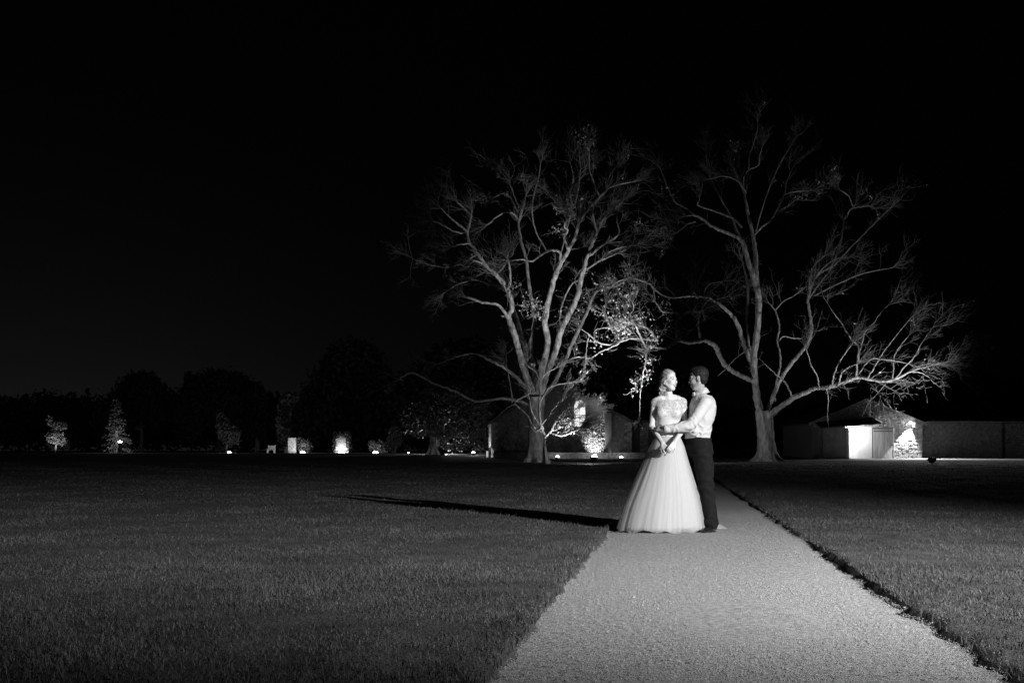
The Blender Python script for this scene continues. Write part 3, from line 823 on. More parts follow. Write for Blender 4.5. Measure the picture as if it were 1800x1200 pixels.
T2L = [
 ([(1340,735,8.6),(1333,713,7.6),(1327,667,6.6),(1325,627,6.6),(1331,580,6.6),(1334,530,6.3),(1331,509,5.9),(1322,481,5.5),(1312,449,4.8),(1302,421,4.3),(1280,410,3.6),(1265,404,3.3),(1252,398,2.9),(1236,386,2.6),(1223,379,2.2),(1207,379,1.5)], (0,-4), dict(start=.55, bias=UL)),
 ([(1345,735,8.6),(1355,728,6.9),(1367,718,5.9),(1393,700,5.5),(1417,689,4.8),(1433,682,4.4),(1453,680,4.8),(1483,672,4.3),(1507,663,3.8),(1533,667,3.3),(1557,670,2.9),(1580,663,2.6),(1600,653,2.1),(1633,643,1.5),(1667,635,0.95)], (0,-6), dict(start=.32, bias=(.5,0,.6), rate=1.4)),
 ([(1344,740,4.7),(1352,715,4.7),(1367,677,4.4),(1387,643,4.2),(1407,620,3.8),(1420,600,3.8),(1427,575,3.3),(1423,550,3),(1420,528,3),(1423,513,2.7),(1432,490,2.2),(1447,476,2),(1461,468,1.9),(1470,449,2.1),(1478,425,1.9),(1482,400,1.8),(1486,382,1.5),(1502,361,0.96)], (.5,3), dict(start=.5)),
 ([(1326,655,5.2),(1313,620,4.4),(1304,592,4.6),(1297,570,4.3),(1287,555,3.6),(1277,545,3.3),(1257,530,2.4),(1240,522,1.9),(1210,521,1.9),(1180,523,1.7),(1160,516,1.5),(1148,505,1.5),(1140,498,1.5),(1120,491,1.5),(1106,489,1.2),(1084,496,0.86)], (0,-3), dict(start=.5, rate=.8)),
 ([(1324,640,3.2),(1316,600,2),(1313,560,2.7),(1315,520,2.7),(1312,490,2.1),(1305,460,1.6)], (1.5,3.5), dict(start=.5)),
 ([(1330,505,5.2),(1329,470,4.4),(1328,449,4.6),(1325,420,4),(1318,390,3.4),(1312,360,2.8),(1308,340,2.4),(1303,322,2),(1294,303,1.7),(1285,288,1.2)], (.3,2), dict(start=.5, bias=UP)),
 ([(1307,330,2),(1308,312,1.7),(1316,299,1.5),(1333,291,1.4),(1335,275,1.2),(1339,262,0.86)], (1.5,1), dict(bias=UP)),
 ([(1316,299,1.5),(1317,275,1.5),(1325,250,1.5),(1330,235,1.2),(1332,215,0.86)], (1.5,2), dict(bias=UP)),
 ([(1312,340,1.7),(1298,320,1.4),(1284,312,1.4),(1268,310,1.1),(1250,315,0.86)], (1,-1), dict(bias=UL)),
 ([(1304,400,2.2),(1290,385,2.1),(1275,378,1.9),(1252,370,1.8),(1232,363,1.6),(1226,360,1.5),(1230,348,1)], (-2,-4), dict(bias=UL)),
 ([(1226,380,1.7),(1205,366,1.7),(1190,358,1.7),(1180,345,1.4),(1172,325,1.2),(1162,300,0.86)], (-3.5,-5), dict(bias=UL)),
 ([(1222,390,1.5),(1208,394,1.4),(1196,404,1.3),(1185,412,0.86)], (-3.8,-5), dict(bias=UL)),
 ([(1326,412,2.2),(1340,398,1.9),(1353,389,1.7),(1362,375,1.7),(1372,357,1.6),(1379,340,1.5),(1383,320,1.4),(1390,303,1.1),(1397,288,0.77)], (.5,1), dict(bias=UR)),
 ([(1379,342,1.5),(1392,338,1.3),(1408,336,1.2),(1430,335,0.86)], (.8,1), dict(bias=UR, leaf=.2)),
 ([(1366,372,1.3),(1385,362,1.1),(1400,350,0.86)], (.8,.5), dict(bias=UR)),
 ([(1486,385,1.5),(1495,368,1.4),(1510,364,1.1),(1530,362,0.86)], (3,2), dict(bias=UR)),
 ([(1499,362,1.4),(1492,345,1.2),(1478,335,0.86)], (3,2), dict(bias=UP)),
 ([(1432,490,1.7),(1448,470,1.4),(1470,455,1),(1490,452,0.77)], (2,1), dict(bias=UR)),
 ([(1420,520,1.7),(1424,490,1.5),(1432,465,1.3),(1450,450,0.86)], (2,1), dict(bias=UR)),
 # long limb towards the left, coming forward
 ([(1328,672,5),(1310,663,5),(1291,654,5),(1273,640,5),(1258,610,5),(1248,602,4.5),(1238,598,4),(1226,600,3.8),(1212,602,3.6),(1200,600,3.3),(1190,599,3),(1176,610,2.6),(1166,612,2.3),(1156,611,2.1),(1140,609,1.9),(1136,612,1.3)], (-.5,-7), dict(start=.45, rate=.8)),
 ([(1190,597,2.8),(1189,580,2.6),(1190,566,2.4),(1197,556,2.2),(1210,548,2.1),(1220,548,1.7),(1232,546,1.5)], (-6,-5), dict(rate=1.2)),
 ([(1231,594,2.6),(1228,575,2.4),(1228,560,2.1),(1231,548,2),(1237,536,1.8),(1245,528,1.6),(1256,527,1.4),(1272,523,0.86)], (-5,-5), dict(rate=1.2)),
 ([(1195,557,1.7),(1190,550,1.5),(1178,549,1.5),(1165,548,1.5),(1158,540,1.4),(1152,530,1.1)], (-6,-6), dict(rate=1.2)),
 ([(1215,548,1.7),(1206,532,1.5),(1213,524,1.3),(1220,514,0.86)], (-6,-6), {}),
 ([(1240,530,1.7),(1238,515,1.5),(1246,500,1.2),(1270,494,0.86)], (-5,-5), {}),
 ([(1156,600,2.6),(1150,590,2.5),(1143,581,2.3),(1136,576,2.1),(1120,570,1.9),(1108,567,1.9),(1096,566,1.9),(1085,573,1.7),(1076,580,1.6),(1068,562,1.4),(1064,548,1)], (-7,-8), dict(leaf=.3, rate=1.0)),
 ([(1148,598,2.1),(1135,596,1.9),(1108,595,1.9),(1100,597,1.8),(1088,602,1.8),(1070,606,1.7),(1058,604,1.5),(1048,599,1.4),(1035,588,1.2),(1022,578,0.86)], (-7,-9), dict(leaf=.2, rate=.8)),
 ([(1138,614,2.1),(1132,604,2),(1124,588,1.9),(1119,576,1.5),(1110,560,1)], (-7,-8), dict(leaf=.4)),
 ([(1096,567,1.7),(1106,555,1.5),(1114,543,1.2),(1112,532,0.86)], (-7.5,-8), dict(leaf=.5)),
 ([(1088,604,1.2),(1070,612,1.5),(1056,618,1.5),(1042,627,1.4),(1034,630,1.3),(1018,627,1.2),(1004,630,0.86)], (-8,-9), dict(leaf=.1, rate=.7)),
 ([(1046,600,1.4),(1044,588,1.2),(1047,580,1),(1062,576,0.86)], (-9,-9), dict(leaf=.3)),
 ([(1036,590,1.2),(1033,600,1.3),(1031,612,1.1),(1030,622,0.86)], (-9,-9), {}),
 ([(1140,612,1.9),(1136,622,1.7),(1134,640,1.5),(1130,660,1.4),(1127,680,1.2),(1125,705,0.95),(1124,730,0.69)], (-7,-7.5), dict(bias=(0,0,-.5), leaf=.15, rate=.7, L=.6)),
 ([(1262,660,0.86),(1278,645,1.3),(1290,632,1.3),(1308,618,1.4),(1321,609,1.2)], (-5,-5), dict(rate=.3)),
 # small limbs over the right low limb
 ([(1363,705,2.1),(1362,690,1.9),(1366,665,1.9),(1372,640,1.9),(1370,615,1.7),(1366,597,1.6),(1370,580,1.6),(1368,563,1.5),(1362,545,1.4),(1350,530,1)], (-2.5,-2.5), dict(rate=.7)),
 ([(1367,600,1.5),(1378,591,1.3),(1392,594,1.3),(1408,595,0.86)], (-2.5,-2.5), dict(rate=.3)),
 ([(1362,547,1.4),(1376,530,1.2),(1395,520,1),(1415,505,0.77)], (-2.5,-2.5), {}),
 ([(1393,698,1.7),(1380,672,1.5),(1360,655,1.3),(1345,640,0.86)], (-2.5,-3), dict(rate=.4)),
 ([(1505,662,2.1),(1506,640,2),(1510,613,1.8),(1504,603,1.6),(1497,597,1.4),(1488,583,1.4),(1478,566,1.2),(1462,545,0.94),(1447,520,0.72)], (-4,-4.5), dict(bias=UR, rate=1.15)),
 ([(1510,618,1.6),(1516,600,1.4),(1520,585,1.3),(1533,570,1.1),(1548,550,0.94),(1562,535,0.72)], (-4,-4), dict(bias=UR, rate=1.15)),
 ([(1463,676,1.6),(1466,658,1.4),(1475,637,1.4),(1486,620,1.3),(1498,604,0.94)], (-3.5,-4.5), dict(bias=UR, rate=1.15)),
 ([(1475,672,1.4),(1480,655,1.3),(1492,645,1.2),(1505,640,0.88)], (-3.5,-5), dict(bias=UR, rate=1.15)),
 ([(1569,665,1.6),(1571,640,1.4),(1573,622,1.4),(1585,604,1.2),(1597,590,0.81)], (-5,-5), dict(bias=UR, rate=1.15)),
 ([(1575,664,1.4),(1590,645,1.3),(1607,627,1.1),(1622,600,0.94),(1640,575,0.65)], (-5,-6), dict(bias=UR, rate=1.15)),
 ([(1525,665,1.4),(1540,640,1.3),(1552,620,1.2),(1575,590,0.94),(1600,560,0.72)], (-4.5,-5), dict(bias=UR, rate=1.15)),
 ([(1440,681,1.4),(1436,660,1.3),(1425,640,1.1),(1418,615,0.81)], (-3,-4), dict(bias=UP)),
 ([(1510,655,1.4),(1530,632,1.4),(1550,631,1.3),(1575,634,1.2),(1600,640,0.81)], (-5,-6), dict(bias=UR, rate=1.15)),
 ([(1600,653,1.3),(1618,655,1.1),(1632,662,0.94),(1636,666,0.65)], (-5.5,-6), dict(rate=.5)),
 ([(1557,672,1.4),(1552,680,1),(1543,690,0.81)], (-5,-6), dict(bias=(.4,0,-.5))),
 ([(1600,650,1.1),(1625,640,1.1),(1650,640,0.94),(1680,640,0.65)], (-5.5,-3), dict(bias=(.6,0,.2))),
 ([(1453,684,1.3),(1456,700,1.1),(1455,722,0.94),(1456,748,0.65)], (-3.5,-3.5), dict(rate=.3)),
 # high faint branches
 ([(1302,420,1.7),(1285,380,1.5),(1262,340,1.3),(1245,300,1.1),(1240,265,0.86)], (2,4), dict(bias=UP)),
 ([(1420,528,1.5),(1455,480,1.4),(1500,430,1.2),(1540,390,0.95),(1570,360,0.69)], (3,5), dict(bias=UR)),
 ([(1430,520,1.4),(1470,500,1.3),(1520,480,1.1),(1570,470,0.77)], (2,4), dict(bias=UR)),
 ([(1325,420,1.5),(1345,350,1.4),(1370,290,1.2),(1400,240,0.86)], (3,5), dict(bias=UP)),
]
tree2 = make_tree('bare_tree', 'spreading bare tree with a low sideways limb reaching over the lit stone shed', 1346, 811, 62,
    [(1347,814,15),(1347,790,14.5),(1345,760,14),(1343,735,14.5),(1342,722,15)], T2L, 9, (1350, 620),
    leafspots=[(1085,572,17,170,-8),(1074,552,18,90,-8),(1110,562,26,120,-8),(1140,595,14,60,-7.5),(1048,598,20,50,-9),(1130,662,12,36,-7.3),
               (1134,635,8,27,-7.2),(1120,685,12,27,-7.3),(1170,560,26,90,-6),(1215,540,24,54,-5.5),(1170,415,14,70,-5),(1180,340,16,50,-5),(1410,340,14,50,1),(1290,260,12,30,1)], L0=1.15, dens=1.15, flare=1.9)
# small bare tree close to the lamp, in front of the left trunk
SL = [
 ([(958,785,2.4),(957,765,2.2),(950,749,2.6),(940,735,2),(933,716,1.8),(930,700,1.6),(925,685,1.2)], (0,0), dict(bias=UL, rate=.7, L=.8)),
 ([(955,755,2.2),(950,740,2),(948,715,2),(949,690,1.8),(948,670,1.4),(942,655,1.2),(925,640,.9)], (0,0), dict(bias=UP, rate=.7, L=.8)),
 ([(948,672,1.4),(958,658,1.2),(975,648,.9)], (0,0), dict(rate=.6, L=.8)),
 ([(949,705,1.6),(965,682,1.4),(985,675,1.2),(1005,672,.8)], (0,0), dict(bias=UR, rate=.7, L=.7)),
 ([(952,752,2.6),(940,758,2.2),(932,750,1.8),(922,748,1.2)], (0,0), dict(bias=UL, rate=.6, L=.6)),
 ([(957,768,2.4),(968,758,2.6),(975,745,2.4),(985,730,2),(1000,722,1.6),(1015,718,1)], (0,-.5), dict(bias=(.7,0,.6), rate=1.9, L=.7, start=.1)),
 ([(968,758,2.2),(985,752,2),(1000,745,1.8),(1012,735,1.4),(1030,730,.9)], (0,-.5), dict(bias=(.7,0,.5), rate=1.9, L=.7, start=.1)),
 ([(968,760,2),(985,765,1.8),(1000,762,1.5),(1020,752,1)], (0,-.8), dict(bias=(.7,0,.3), rate=3, L=.6, start=.1)),
 ([(950,750,1.6),(960,735,1.5),(975,715,1.3),(990,700,.9)], (0,.4), dict(bias=UR, rate=2, L=.7)),
 ([(956,760,2),(940,752,1.6),(925,728,1.6),(905,708,2),(920,697,2),(933,689,1.7)], (0,0), dict(bias=UL, rate=.6, L=.7, start=.6)),
 ([(905,710,1.6),(892,716,1.6),(876,730,1.4),(860,743,1)], (0,0), dict(bias=UL, rate=.8, L=.6)),
 ([(900,712,1.4),(899,690,1.3),(894,660,1.1),(890,640,.8)], (0,0), dict(bias=UL, rate=1, L=.9)),
]
make_tree('small_bare_tree', 'small twiggy bare tree in front of the left trunk, brightly lit from below', 958, 812, 56,
    [(959,818,4.5),(958,800,3.6),(957,785,3)], SL, 21, (955, 765), leafspots=[(995,748,16,120,-.5)], L0=.8, dens=1.3)

add_light_targets = None
GLIM = {}
flood(1043, 54.5, P(1010, 760, 60), 230, 'dark box floodlight on the lawn below the arched window, aimed into the left bare tree', 140, s=1.1)
flood(1638, 54.5, P(1545, 630, 58), 3600, 'dark box floodlight on the lawn in front of the lit stone shed', 88, s=1.2)
flood(1165, 50.0, P(965, 440, 60), 8800, 'added floodlight, unseen behind the woman, aimed up into the left bare tree', 56, s=.8, blend=.9)  # added lamp, out of sight, to light the left tree's limbs
flood(1226, 54.5, P(1345, 640, 61), 680, 'added floodlight, unseen behind the couple, aimed up into the right bare tree', 100, s=.8, blend=.9)  # unseen lamp added for the right tree's trunk and lower limbs
flood(1150, 46.0, P(1095, 592, 53.6), 900, 'added floodlight, unseen behind the gown, aimed at the leafy low limb', 27, s=.7, blend=.8)  # added to pick out the leafy limb, not visible from the camera
add_light('ground_lamp_light', 'SPOT', (PX(1000, 55.0), 54.9, g(55) + .35), P(980, 722, 56), 620, .1, 76, .7)

# ------------------------------------------------------------------ far left garden, dark trees against the sky
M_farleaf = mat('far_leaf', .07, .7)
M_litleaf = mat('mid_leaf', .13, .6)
def crown_pts(lobes, n, Y, rng, shell=.55):
    C = []
    A = np.array([rx * ry for _, _, rx, ry in lobes], float); A /= A.sum()
    for (x, y, rx, ry), a in zip(lobes, A):
        m = int(n * a)
        d = rng.standard_normal((m, 3)); d /= np.linalg.norm(d, axis=1, keepdims=True)
        r = rng.uniform(shell, 1, (m, 1)) ** .6 * (1 + .12 * rng.standard_normal((m, 1)))
        s = Y / F
        q = d * r * np.array([rx * s, min(rx, ry) * s, ry * s]) + np.array(P(x, y, Y))
        C.append(q)
    return np.concatenate(C)
def leafy_tree(name, label, px, Y, lobes, n=2500, leaf=.5, m=None, seed=1, trunk_r=.3, group=None, top=None, pos=None):
    rng_ = np.random.default_rng(seed)
    root = thing(name, label, 'tree', (PX(px, Y), Y, g(Y)), group)
    cy = np.mean([l[1] for l in lobes]); t_ = Tubes()
    p0 = np.array([PX(px, Y), Y, g(Y) - .1]); p1 = np.array(P(px, cy, Y))
    t_.add([p0, p0 * .6 + p1 * .4 + [.1, 0, 0], p1], [trunk_r * 1.3, trunk_r, trunk_r * .5], 8)
    for l in lobes:
        q = np.array(P(l[0], l[1], Y)); t_.add([p0 * .5 + p1 * .5, (p0 * .25 + p1 * .25 + q * .5) + [0, 0, .2], q], [trunk_r * .6, trunk_r * .4, trunk_r * .15], 5)
    obj('trunk', t_.mesh('trunk'), M_bark, root)
    C = crown_pts(lobes, n, Y, rng_)
    C = C[C[:, 2] > g(Y) + .1]
    obj('crown', leaf_mesh('crown', C, leaf, rng_), m or M_farleaf, root)
    return root
def conifer(label, px, pyt, Y, wpx, seed, m, n=60):
    rng_ = np.random.default_rng(seed)
    root = thing('conifer', label, 'tree', (PX(px, Y), Y, g(Y)))
    zt = PZ(pyt, Y); z0 = g(Y); s = Y / F; x0 = PX(px, Y)
    t_ = Tubes(); t_.add([(x0, Y, z0 - .1), (x0, Y, z0 + (zt - z0) * .5), (x0, Y, zt)], [.22, .13, .03], 8); obj('trunk', t_.mesh('trunk'), M_bark, root)
    C = []; t2 = Tubes()
    for i in range(n):
        t = rng_.uniform(.04, 1); L = wpx * s * (1 - t) * rng_.uniform(.7, 1.2) + .15; a = rng_.uniform(0, 6.28)
        b = np.array([x0, Y, z0 + (zt - z0) * t]); d = np.array([math.cos(a), math.sin(a), -.12])
        pts = [b + d * L * k - np.array([0, 0, .25 * L * k * k - .12 * L * k]) for k in np.linspace(0, 1, 5)]
        t2.add(pts, np.linspace(.04, .01, 5), 4)
        for k in range(int(26 * L) + 5): 
            u = rng_.uniform(.1, 1); C.append(b + d * L * u - np.array([0, 0, .25*L*u*u - .12*L*u]) + rng_.standard_normal(3) * np.array([.22, .22, .07]) * (1.2 - u * .6))
    obj('branches', t2.mesh('branches'), M_bark, root)
    obj('crown', leaf_mesh('crown', C, .26, rng_), m, root)
    return root
YF = 125.0
wl = [(x, 742 + 6 * math.sin(x * .05), 40, 50 + 4 * math.sin(x * .13)) for x in range(-260, 480, 32)]
rngw = np.random.default_rng(33)
obj('distant_wood', leaf_mesh('distant_wood', crown_pts(wl, 40000, 175, rngw, .2), .85, rngw), M_farleaf, kind='stuff', cat='wood', label='dark distant wood along the horizon at the far left')
wl = [(x, 752 + 5 * math.sin(x * .05), 44, 42 + 5 * math.sin(x * .11)) for x in range(470, 2300, 36)]
obj('distant_wood', leaf_mesh('distant_wood', crown_pts(wl, 90000, 170, rngw, .2), .85, rngw), M_farleaf, kind='stuff', cat='wood', label='dark distant wood running behind the buildings')
leafy_tree('dark_tree', 'round-topped dark tree rising above the wood, left of the broad tree', 248, 150, [(246,702,42,46),(215,728,34,40),(282,722,26,44),(255,676,26,22),(190,745,25,35)], 13000, .6, seed=1)
leafy_tree('dark_tree', 'broad flat-topped dark tree against the faint night sky', 385, 145, [(378,700,48,48),(345,712,32,44),(420,708,34,46),(400,672,34,20),(362,678,24,20),(450,735,26,42),(330,740,26,38),(332,668,8,14)], 20000, .6, seed=2)
leafy_tree('dark_tree', 'narrow dark tree just left of the lit stone pier', 452, 140, [(452,710,16,36),(460,738,24,34),(449,684,10,12)], 3000, .7, seed=3)
leafy_tree('dark_tree', 'slim upright dark tree with a leaning top behind the stone pier', 505, 118, [(500,745,12,40),(506,706,15,16),(516,700,10,10)], 2200, .5, seed=4)
leafy_tree('dark_tree', 'large dark tree behind the row of ground lamps', 600, 135, [(600,700,60,70),(560,730,40,55),(650,700,50,70),(700,720,50,60),(620,640,50,42)], 14000, .8, seed=5)
leafy_tree('dark_tree', 'large dark tree standing behind the spotted leafy tree and the house', 770, 130, [(770,690,60,70),(720,720,50,55),(830,680,55,80),(800,640,50,40)], 14000, .8, seed=6)
leafy_tree('dark_tree', 'dark tree mass beyond the roof of the stone house', 1050, 110, [(1040,700,60,70),(1110,710,60,60),(1180,720,60,60),(980,690,50,60)], 12000, .7, seed=7)
leafy_tree('dark_tree', 'dark tree mass behind the long wing of the shed', 1700, 115, [(1640,720,60,50),(1720,710,60,60),(1800,720,60,55),(1560,720,60,50),(1860,720,60,60)], 12000, .7, seed=8)
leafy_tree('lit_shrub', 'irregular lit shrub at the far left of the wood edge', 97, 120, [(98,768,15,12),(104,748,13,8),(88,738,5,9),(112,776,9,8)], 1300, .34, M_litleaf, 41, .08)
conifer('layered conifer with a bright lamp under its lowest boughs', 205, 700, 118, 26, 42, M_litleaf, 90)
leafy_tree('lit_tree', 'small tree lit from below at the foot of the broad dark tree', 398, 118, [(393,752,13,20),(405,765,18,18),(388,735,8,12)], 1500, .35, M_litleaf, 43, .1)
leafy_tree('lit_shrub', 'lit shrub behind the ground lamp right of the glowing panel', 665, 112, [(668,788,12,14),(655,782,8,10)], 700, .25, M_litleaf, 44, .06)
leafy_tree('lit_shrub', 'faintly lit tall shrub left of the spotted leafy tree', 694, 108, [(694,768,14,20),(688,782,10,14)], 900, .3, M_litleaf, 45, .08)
# leafy tree with dark leaning trunk
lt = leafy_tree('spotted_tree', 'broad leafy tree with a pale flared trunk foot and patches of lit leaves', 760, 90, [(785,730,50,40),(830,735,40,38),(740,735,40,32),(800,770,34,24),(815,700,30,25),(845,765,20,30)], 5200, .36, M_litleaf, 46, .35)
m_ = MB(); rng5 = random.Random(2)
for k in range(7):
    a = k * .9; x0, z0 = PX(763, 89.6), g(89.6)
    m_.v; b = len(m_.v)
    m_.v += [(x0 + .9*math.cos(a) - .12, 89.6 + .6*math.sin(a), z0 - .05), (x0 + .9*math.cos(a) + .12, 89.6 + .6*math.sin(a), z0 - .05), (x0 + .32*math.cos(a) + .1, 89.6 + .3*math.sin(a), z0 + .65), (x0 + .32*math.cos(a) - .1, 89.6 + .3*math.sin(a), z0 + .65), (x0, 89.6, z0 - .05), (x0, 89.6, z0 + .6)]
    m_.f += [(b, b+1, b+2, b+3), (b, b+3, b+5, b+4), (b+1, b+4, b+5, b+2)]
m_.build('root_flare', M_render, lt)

YL = 112.0
# hedges and low planting
def hedge(label, px0, px1, py, Y, m, seed, depth=1.0, name='hedge'):
    r_ = np.random.default_rng(seed); x0, x1 = PX(px0, Y), PX(px1, Y); zt = PZ(py, Y); z0 = g(Y)
    n = int((x1 - x0) * (zt - z0) * 90) + 200
    C = np.stack([r_.uniform(x0, x1, n), Y + r_.uniform(-depth/2, depth/2, n), z0 + (zt - z0) * r_.uniform(0, 1, n) ** .7 + .05 * r_.standard_normal(n)], 1)
    root = thing(name, label, 'hedge', ((x0+x1)/2, Y, z0))
    MB().box(x0 + .1, x1 - .1, Y - depth*.4, Y + depth*.4, z0 - .1, zt - .12).build('core', M_hedge, root)
    obj('leaves', leaf_mesh('leaves', C, .16, r_), m, root, kind='stuff')
    return root
hedge('dark clipped hedge and planter beside the lit wall end of the house', 822, 858, 796, 86, M_hedge, 3, 1.6)
hedge('low dark hedge under the windows of the stone house at its left end', 866, 930, 792, 76.5, M_hedge, 4, 1.0)
# lit wall end left of the house
wl_ = thing('wall_end', 'narrow stone wall end lit bright white at the left corner of the stone house', 'wall', (PX(861, 80), 80, g(80)))
rg = random.Random(8); z = g(80) + .3
MB().box(PX(859.5, 80), PX(864, 80), 80, 80.5, g(80) - .1, PZ(745, 80)).build('wall_body', M_mortar, wl_)
while z < PZ(747, 80):
    h = rg.uniform(.14, .24)
    m2 = MB(); m2.box(PX(859.5 - rg.uniform(0, .6), 80), PX(863.5, 80), 79.9, 80.0 - .003, z + .008, min(z + h, PZ(745, 80)), .01, rg); m2.build('stone', M_stone_light, wl_); z += h
add_light('wall_end_light', 'SPOT', (PX(857, 79.0), 79.0, g(79) + .25), P(861, 765, 79.9), 110, .05, 60, .5)
pw = thing('white_post', 'short white post at the foot of the lit wall end', 'post', (PX(857, 78.4), 78.4, g(78.4)))
MB().box(PX(854.5, 78.4), PX(858.5, 78.4), 78.4, 78.6, g(78.4) - .1, PZ(793, 78.4)).build('post_body', M_render, pw, bevel=.02)
MB().box(PX(854, 78.4), PX(859, 78.4), 78.37, 78.63, PZ(793, 78.4) + .002, PZ(792, 78.4)).build('post_cap', M_stone_light, pw)
add_light('post_light', 'SPOT', (PX(850, 77), 76.8, g(77) + .5), (PX(857, 78.4), 78.4, g(78.4) + .3), 60, .05, 60, .6)
# pale stone pier panel
pr = thing('stone_pier', 'tall pale stone gate pier glowing between two dark trees', 'pier', (PX(513, YL), YL, g(YL)))
MB().box(PX(507, YL), PX(519.5, YL), YL, YL + .6, g(YL) - .1, PZ(769, YL)).build('pier_core', M_mortar, pr)
z = g(YL) + .02
while z < PZ(771, YL):
    h = min(rg.uniform(.16, .3), PZ(769, YL) - z); xa_ = PX(507, YL); xm = xa_ + rg.uniform(.3, .55); xb = PX(519.5, YL)
    for q0, q1 in ((xa_ - .02, xm - .015), (xm + .015, xb + .02)):
        m2 = MB(); m2.box(q0, q1, YL - .06 - rg.uniform(0, .03), YL - .003, z, z + h - .025, .012, rg); m2.build('stone', M_stone_light, pr)
    z += h
add_light('pier_light', 'SPOT', (PX(513, YL - 2), YL - 2.2, g(YL) + .2), P(513, 778, YL), 190, .08, 65, .7)
# pale bench
bn = thing('white_bench', 'small white garden bench lit at the left of the stone pier', 'bench', (PX(477, YL), YL, g(YL)))
bx0, bx1 = PX(470, YL), PX(483, YL); gb = g(YL)
MB().box(bx0, bx1, YL - .2, YL + .25, gb + .4, gb + .46).build('seat', M_render, bn)
for i in range(3): MB().box(bx0, bx1, YL + .26, YL + .3, gb + .52 + i*.13, gb + .61 + i*.13).build('slat', M_render, bn)
for x_ in (bx0, bx1 - .07):
    for y_ in (YL - .2, YL + .2): MB().box(x_, x_ + .07, y_, y_ + .06, gb - .05, gb + .398).build('leg', M_render, bn)
    MB().box(x_, x_ + .07, YL + .305, YL + .36, gb + .2, gb + .95).build('back_post', M_render, bn)
add_light('bench_light', 'SPOT', (PX(479, YL - 2), YL - 2, gb + .3), (PX(477, YL), YL, gb + .5), 60, .06, 60, .6)
# rendered garden wall panel with lamp
gp = thing('garden_wall', 'pale garden wall panel glowing above a ground lamp', 'wall', (PX(601, YL), YL + 1, g(YL)))
MB().box(PX(590, YL), PX(613, YL), YL + 0, YL + .3, g(YL) - .1, PZ(762, YL)).build('wall_body', M_rubble, gp)
MB().box(PX(589, YL), PX(614, YL), YL - .05, YL + .35, PZ(762, YL) + .003, PZ(760.5, YL)).build('coping', M_roof, gp)
leafy_tree('dark_shrub', 'dark rounded shrub behind the ground lamp beside the stone pier', 536, YL + 1.2, [(536,784,12,12),(528,776,7,8)], 700, .28, M_litleaf, 53, .05)
leafy_tree('dark_shrub', 'dark shrub spilling over the right end of the glowing garden wall', 612, YL - .4, [(613,775,5,16),(606,763,12,6)], 420, .3, M_hedge, 51, .05)
leafy_tree('dark_shrub', 'dark shrub hanging over the left end of the glowing garden wall', 589, YL - .4, [(588,776,3,18),(592,765,6,5)], 260, .3, M_hedge, 52, .05)
def bench_rail(label, px0, px1, Y, py):
    b_ = thing('garden_rail', label, 'rail', (PX((px0+px1)/2, Y), Y, g(Y)))
    z_ = PZ(py, Y)
    MB().box(PX(px0, Y), PX(px1, Y), Y, Y + .08, z_ - .06, z_).build('top_rail', M_dark, b_)
    for q in (px0, (px0+px1)/2, px1): MB().box(PX(q, Y) - .03, PX(q, Y) + .03, Y + .082, Y + .14, g(Y) - .05, z_ + .04).build('post', M_dark, b_)
bench_rail('low dark rail crossing in front of the wall glow beside the stone pier', 526, 547, YL - 1, 790)
bench_rail('low dark rail crossing in front of the brightest wall panel', 590, 613, YL - 1, 792)
ground_lamp(532, 795, YL - .6, GL + 'shining beside the stone pier', 40, .28)
ground_lamp(600, 796, YL - .6, GL + 'shining at the foot of the pale garden wall panel', 60, .34)
ground_lamp(660, 797, YL - 2, GL + 'shining in front of the lit shrub', 50, .28)
ground_lamp(718, 796.5, YL - 2, GL + 'faintest and smallest in the row on the left', 2, .09)
ground_lamp(776, 797, 92, GL + 'shining just right of the pale tree trunk foot', 520, .18)
ground_lamp(832, 795, 84, GL + 'shining on top of the dark hedge planter', 60, .13)
ground_lamp(211, 776, 115.5, GL + 'shining in the lowest boughs of the layered conifer', 130, .22)
ground_lamp(403, 797, 114, GL + 'shining at the foot of the small lit tree', 60, .2)
add_light('conifer_light', 'SPOT', (PX(100, 118), 117.6, g(116) + .5), P(96, 765, 120), 420, .1, 75, .7)
# ------------------------------------------------------------------ people
M_skin = mat('skin', .62, .45, 60, .05, 200, .12, .001, sss=.12)
M_skin2 = mat('skin_man', .37, .48, 60, .06, 200, .15, .001, sss=.1)
M_lip = mat('lip', .26, .35)
M_eyew = mat('eye_white', .5, .15)
M_iris = mat('iris', .03, .1)
M_brow = mat('brow', .12, .8)
M_tooth = mat('tooth', .85, .2)
M_blonde = mat('blonde_hair', .33, .42, 60, .55, 160, .7, .006, stretch=(1, 1, .22), spec=.7)
M_darkhair = mat('dark_hair', .012, .6, 90, .5, 220, .7, .004, stretch=(1, 1, .35), spec=.2)
M_satin = mat('ivory_satin', .60, .5, 3, .03, 14, .15, .01)
M_lace = mat('lace', .66, .75, 85, .22, 120, .9, .004)
M_shirt = mat('shirt_cotton', .56, .8, 0, 0, 16, .35, .012)
M_trouser = mat('trouser_wool', .011, .9, 30, .3, 16, .3, .012, spec=.15)
M_shoe = mat('polished_leather', .012, .12, spec=.8)

def S(px, py, Y): return np.array(P(px, py, Y))

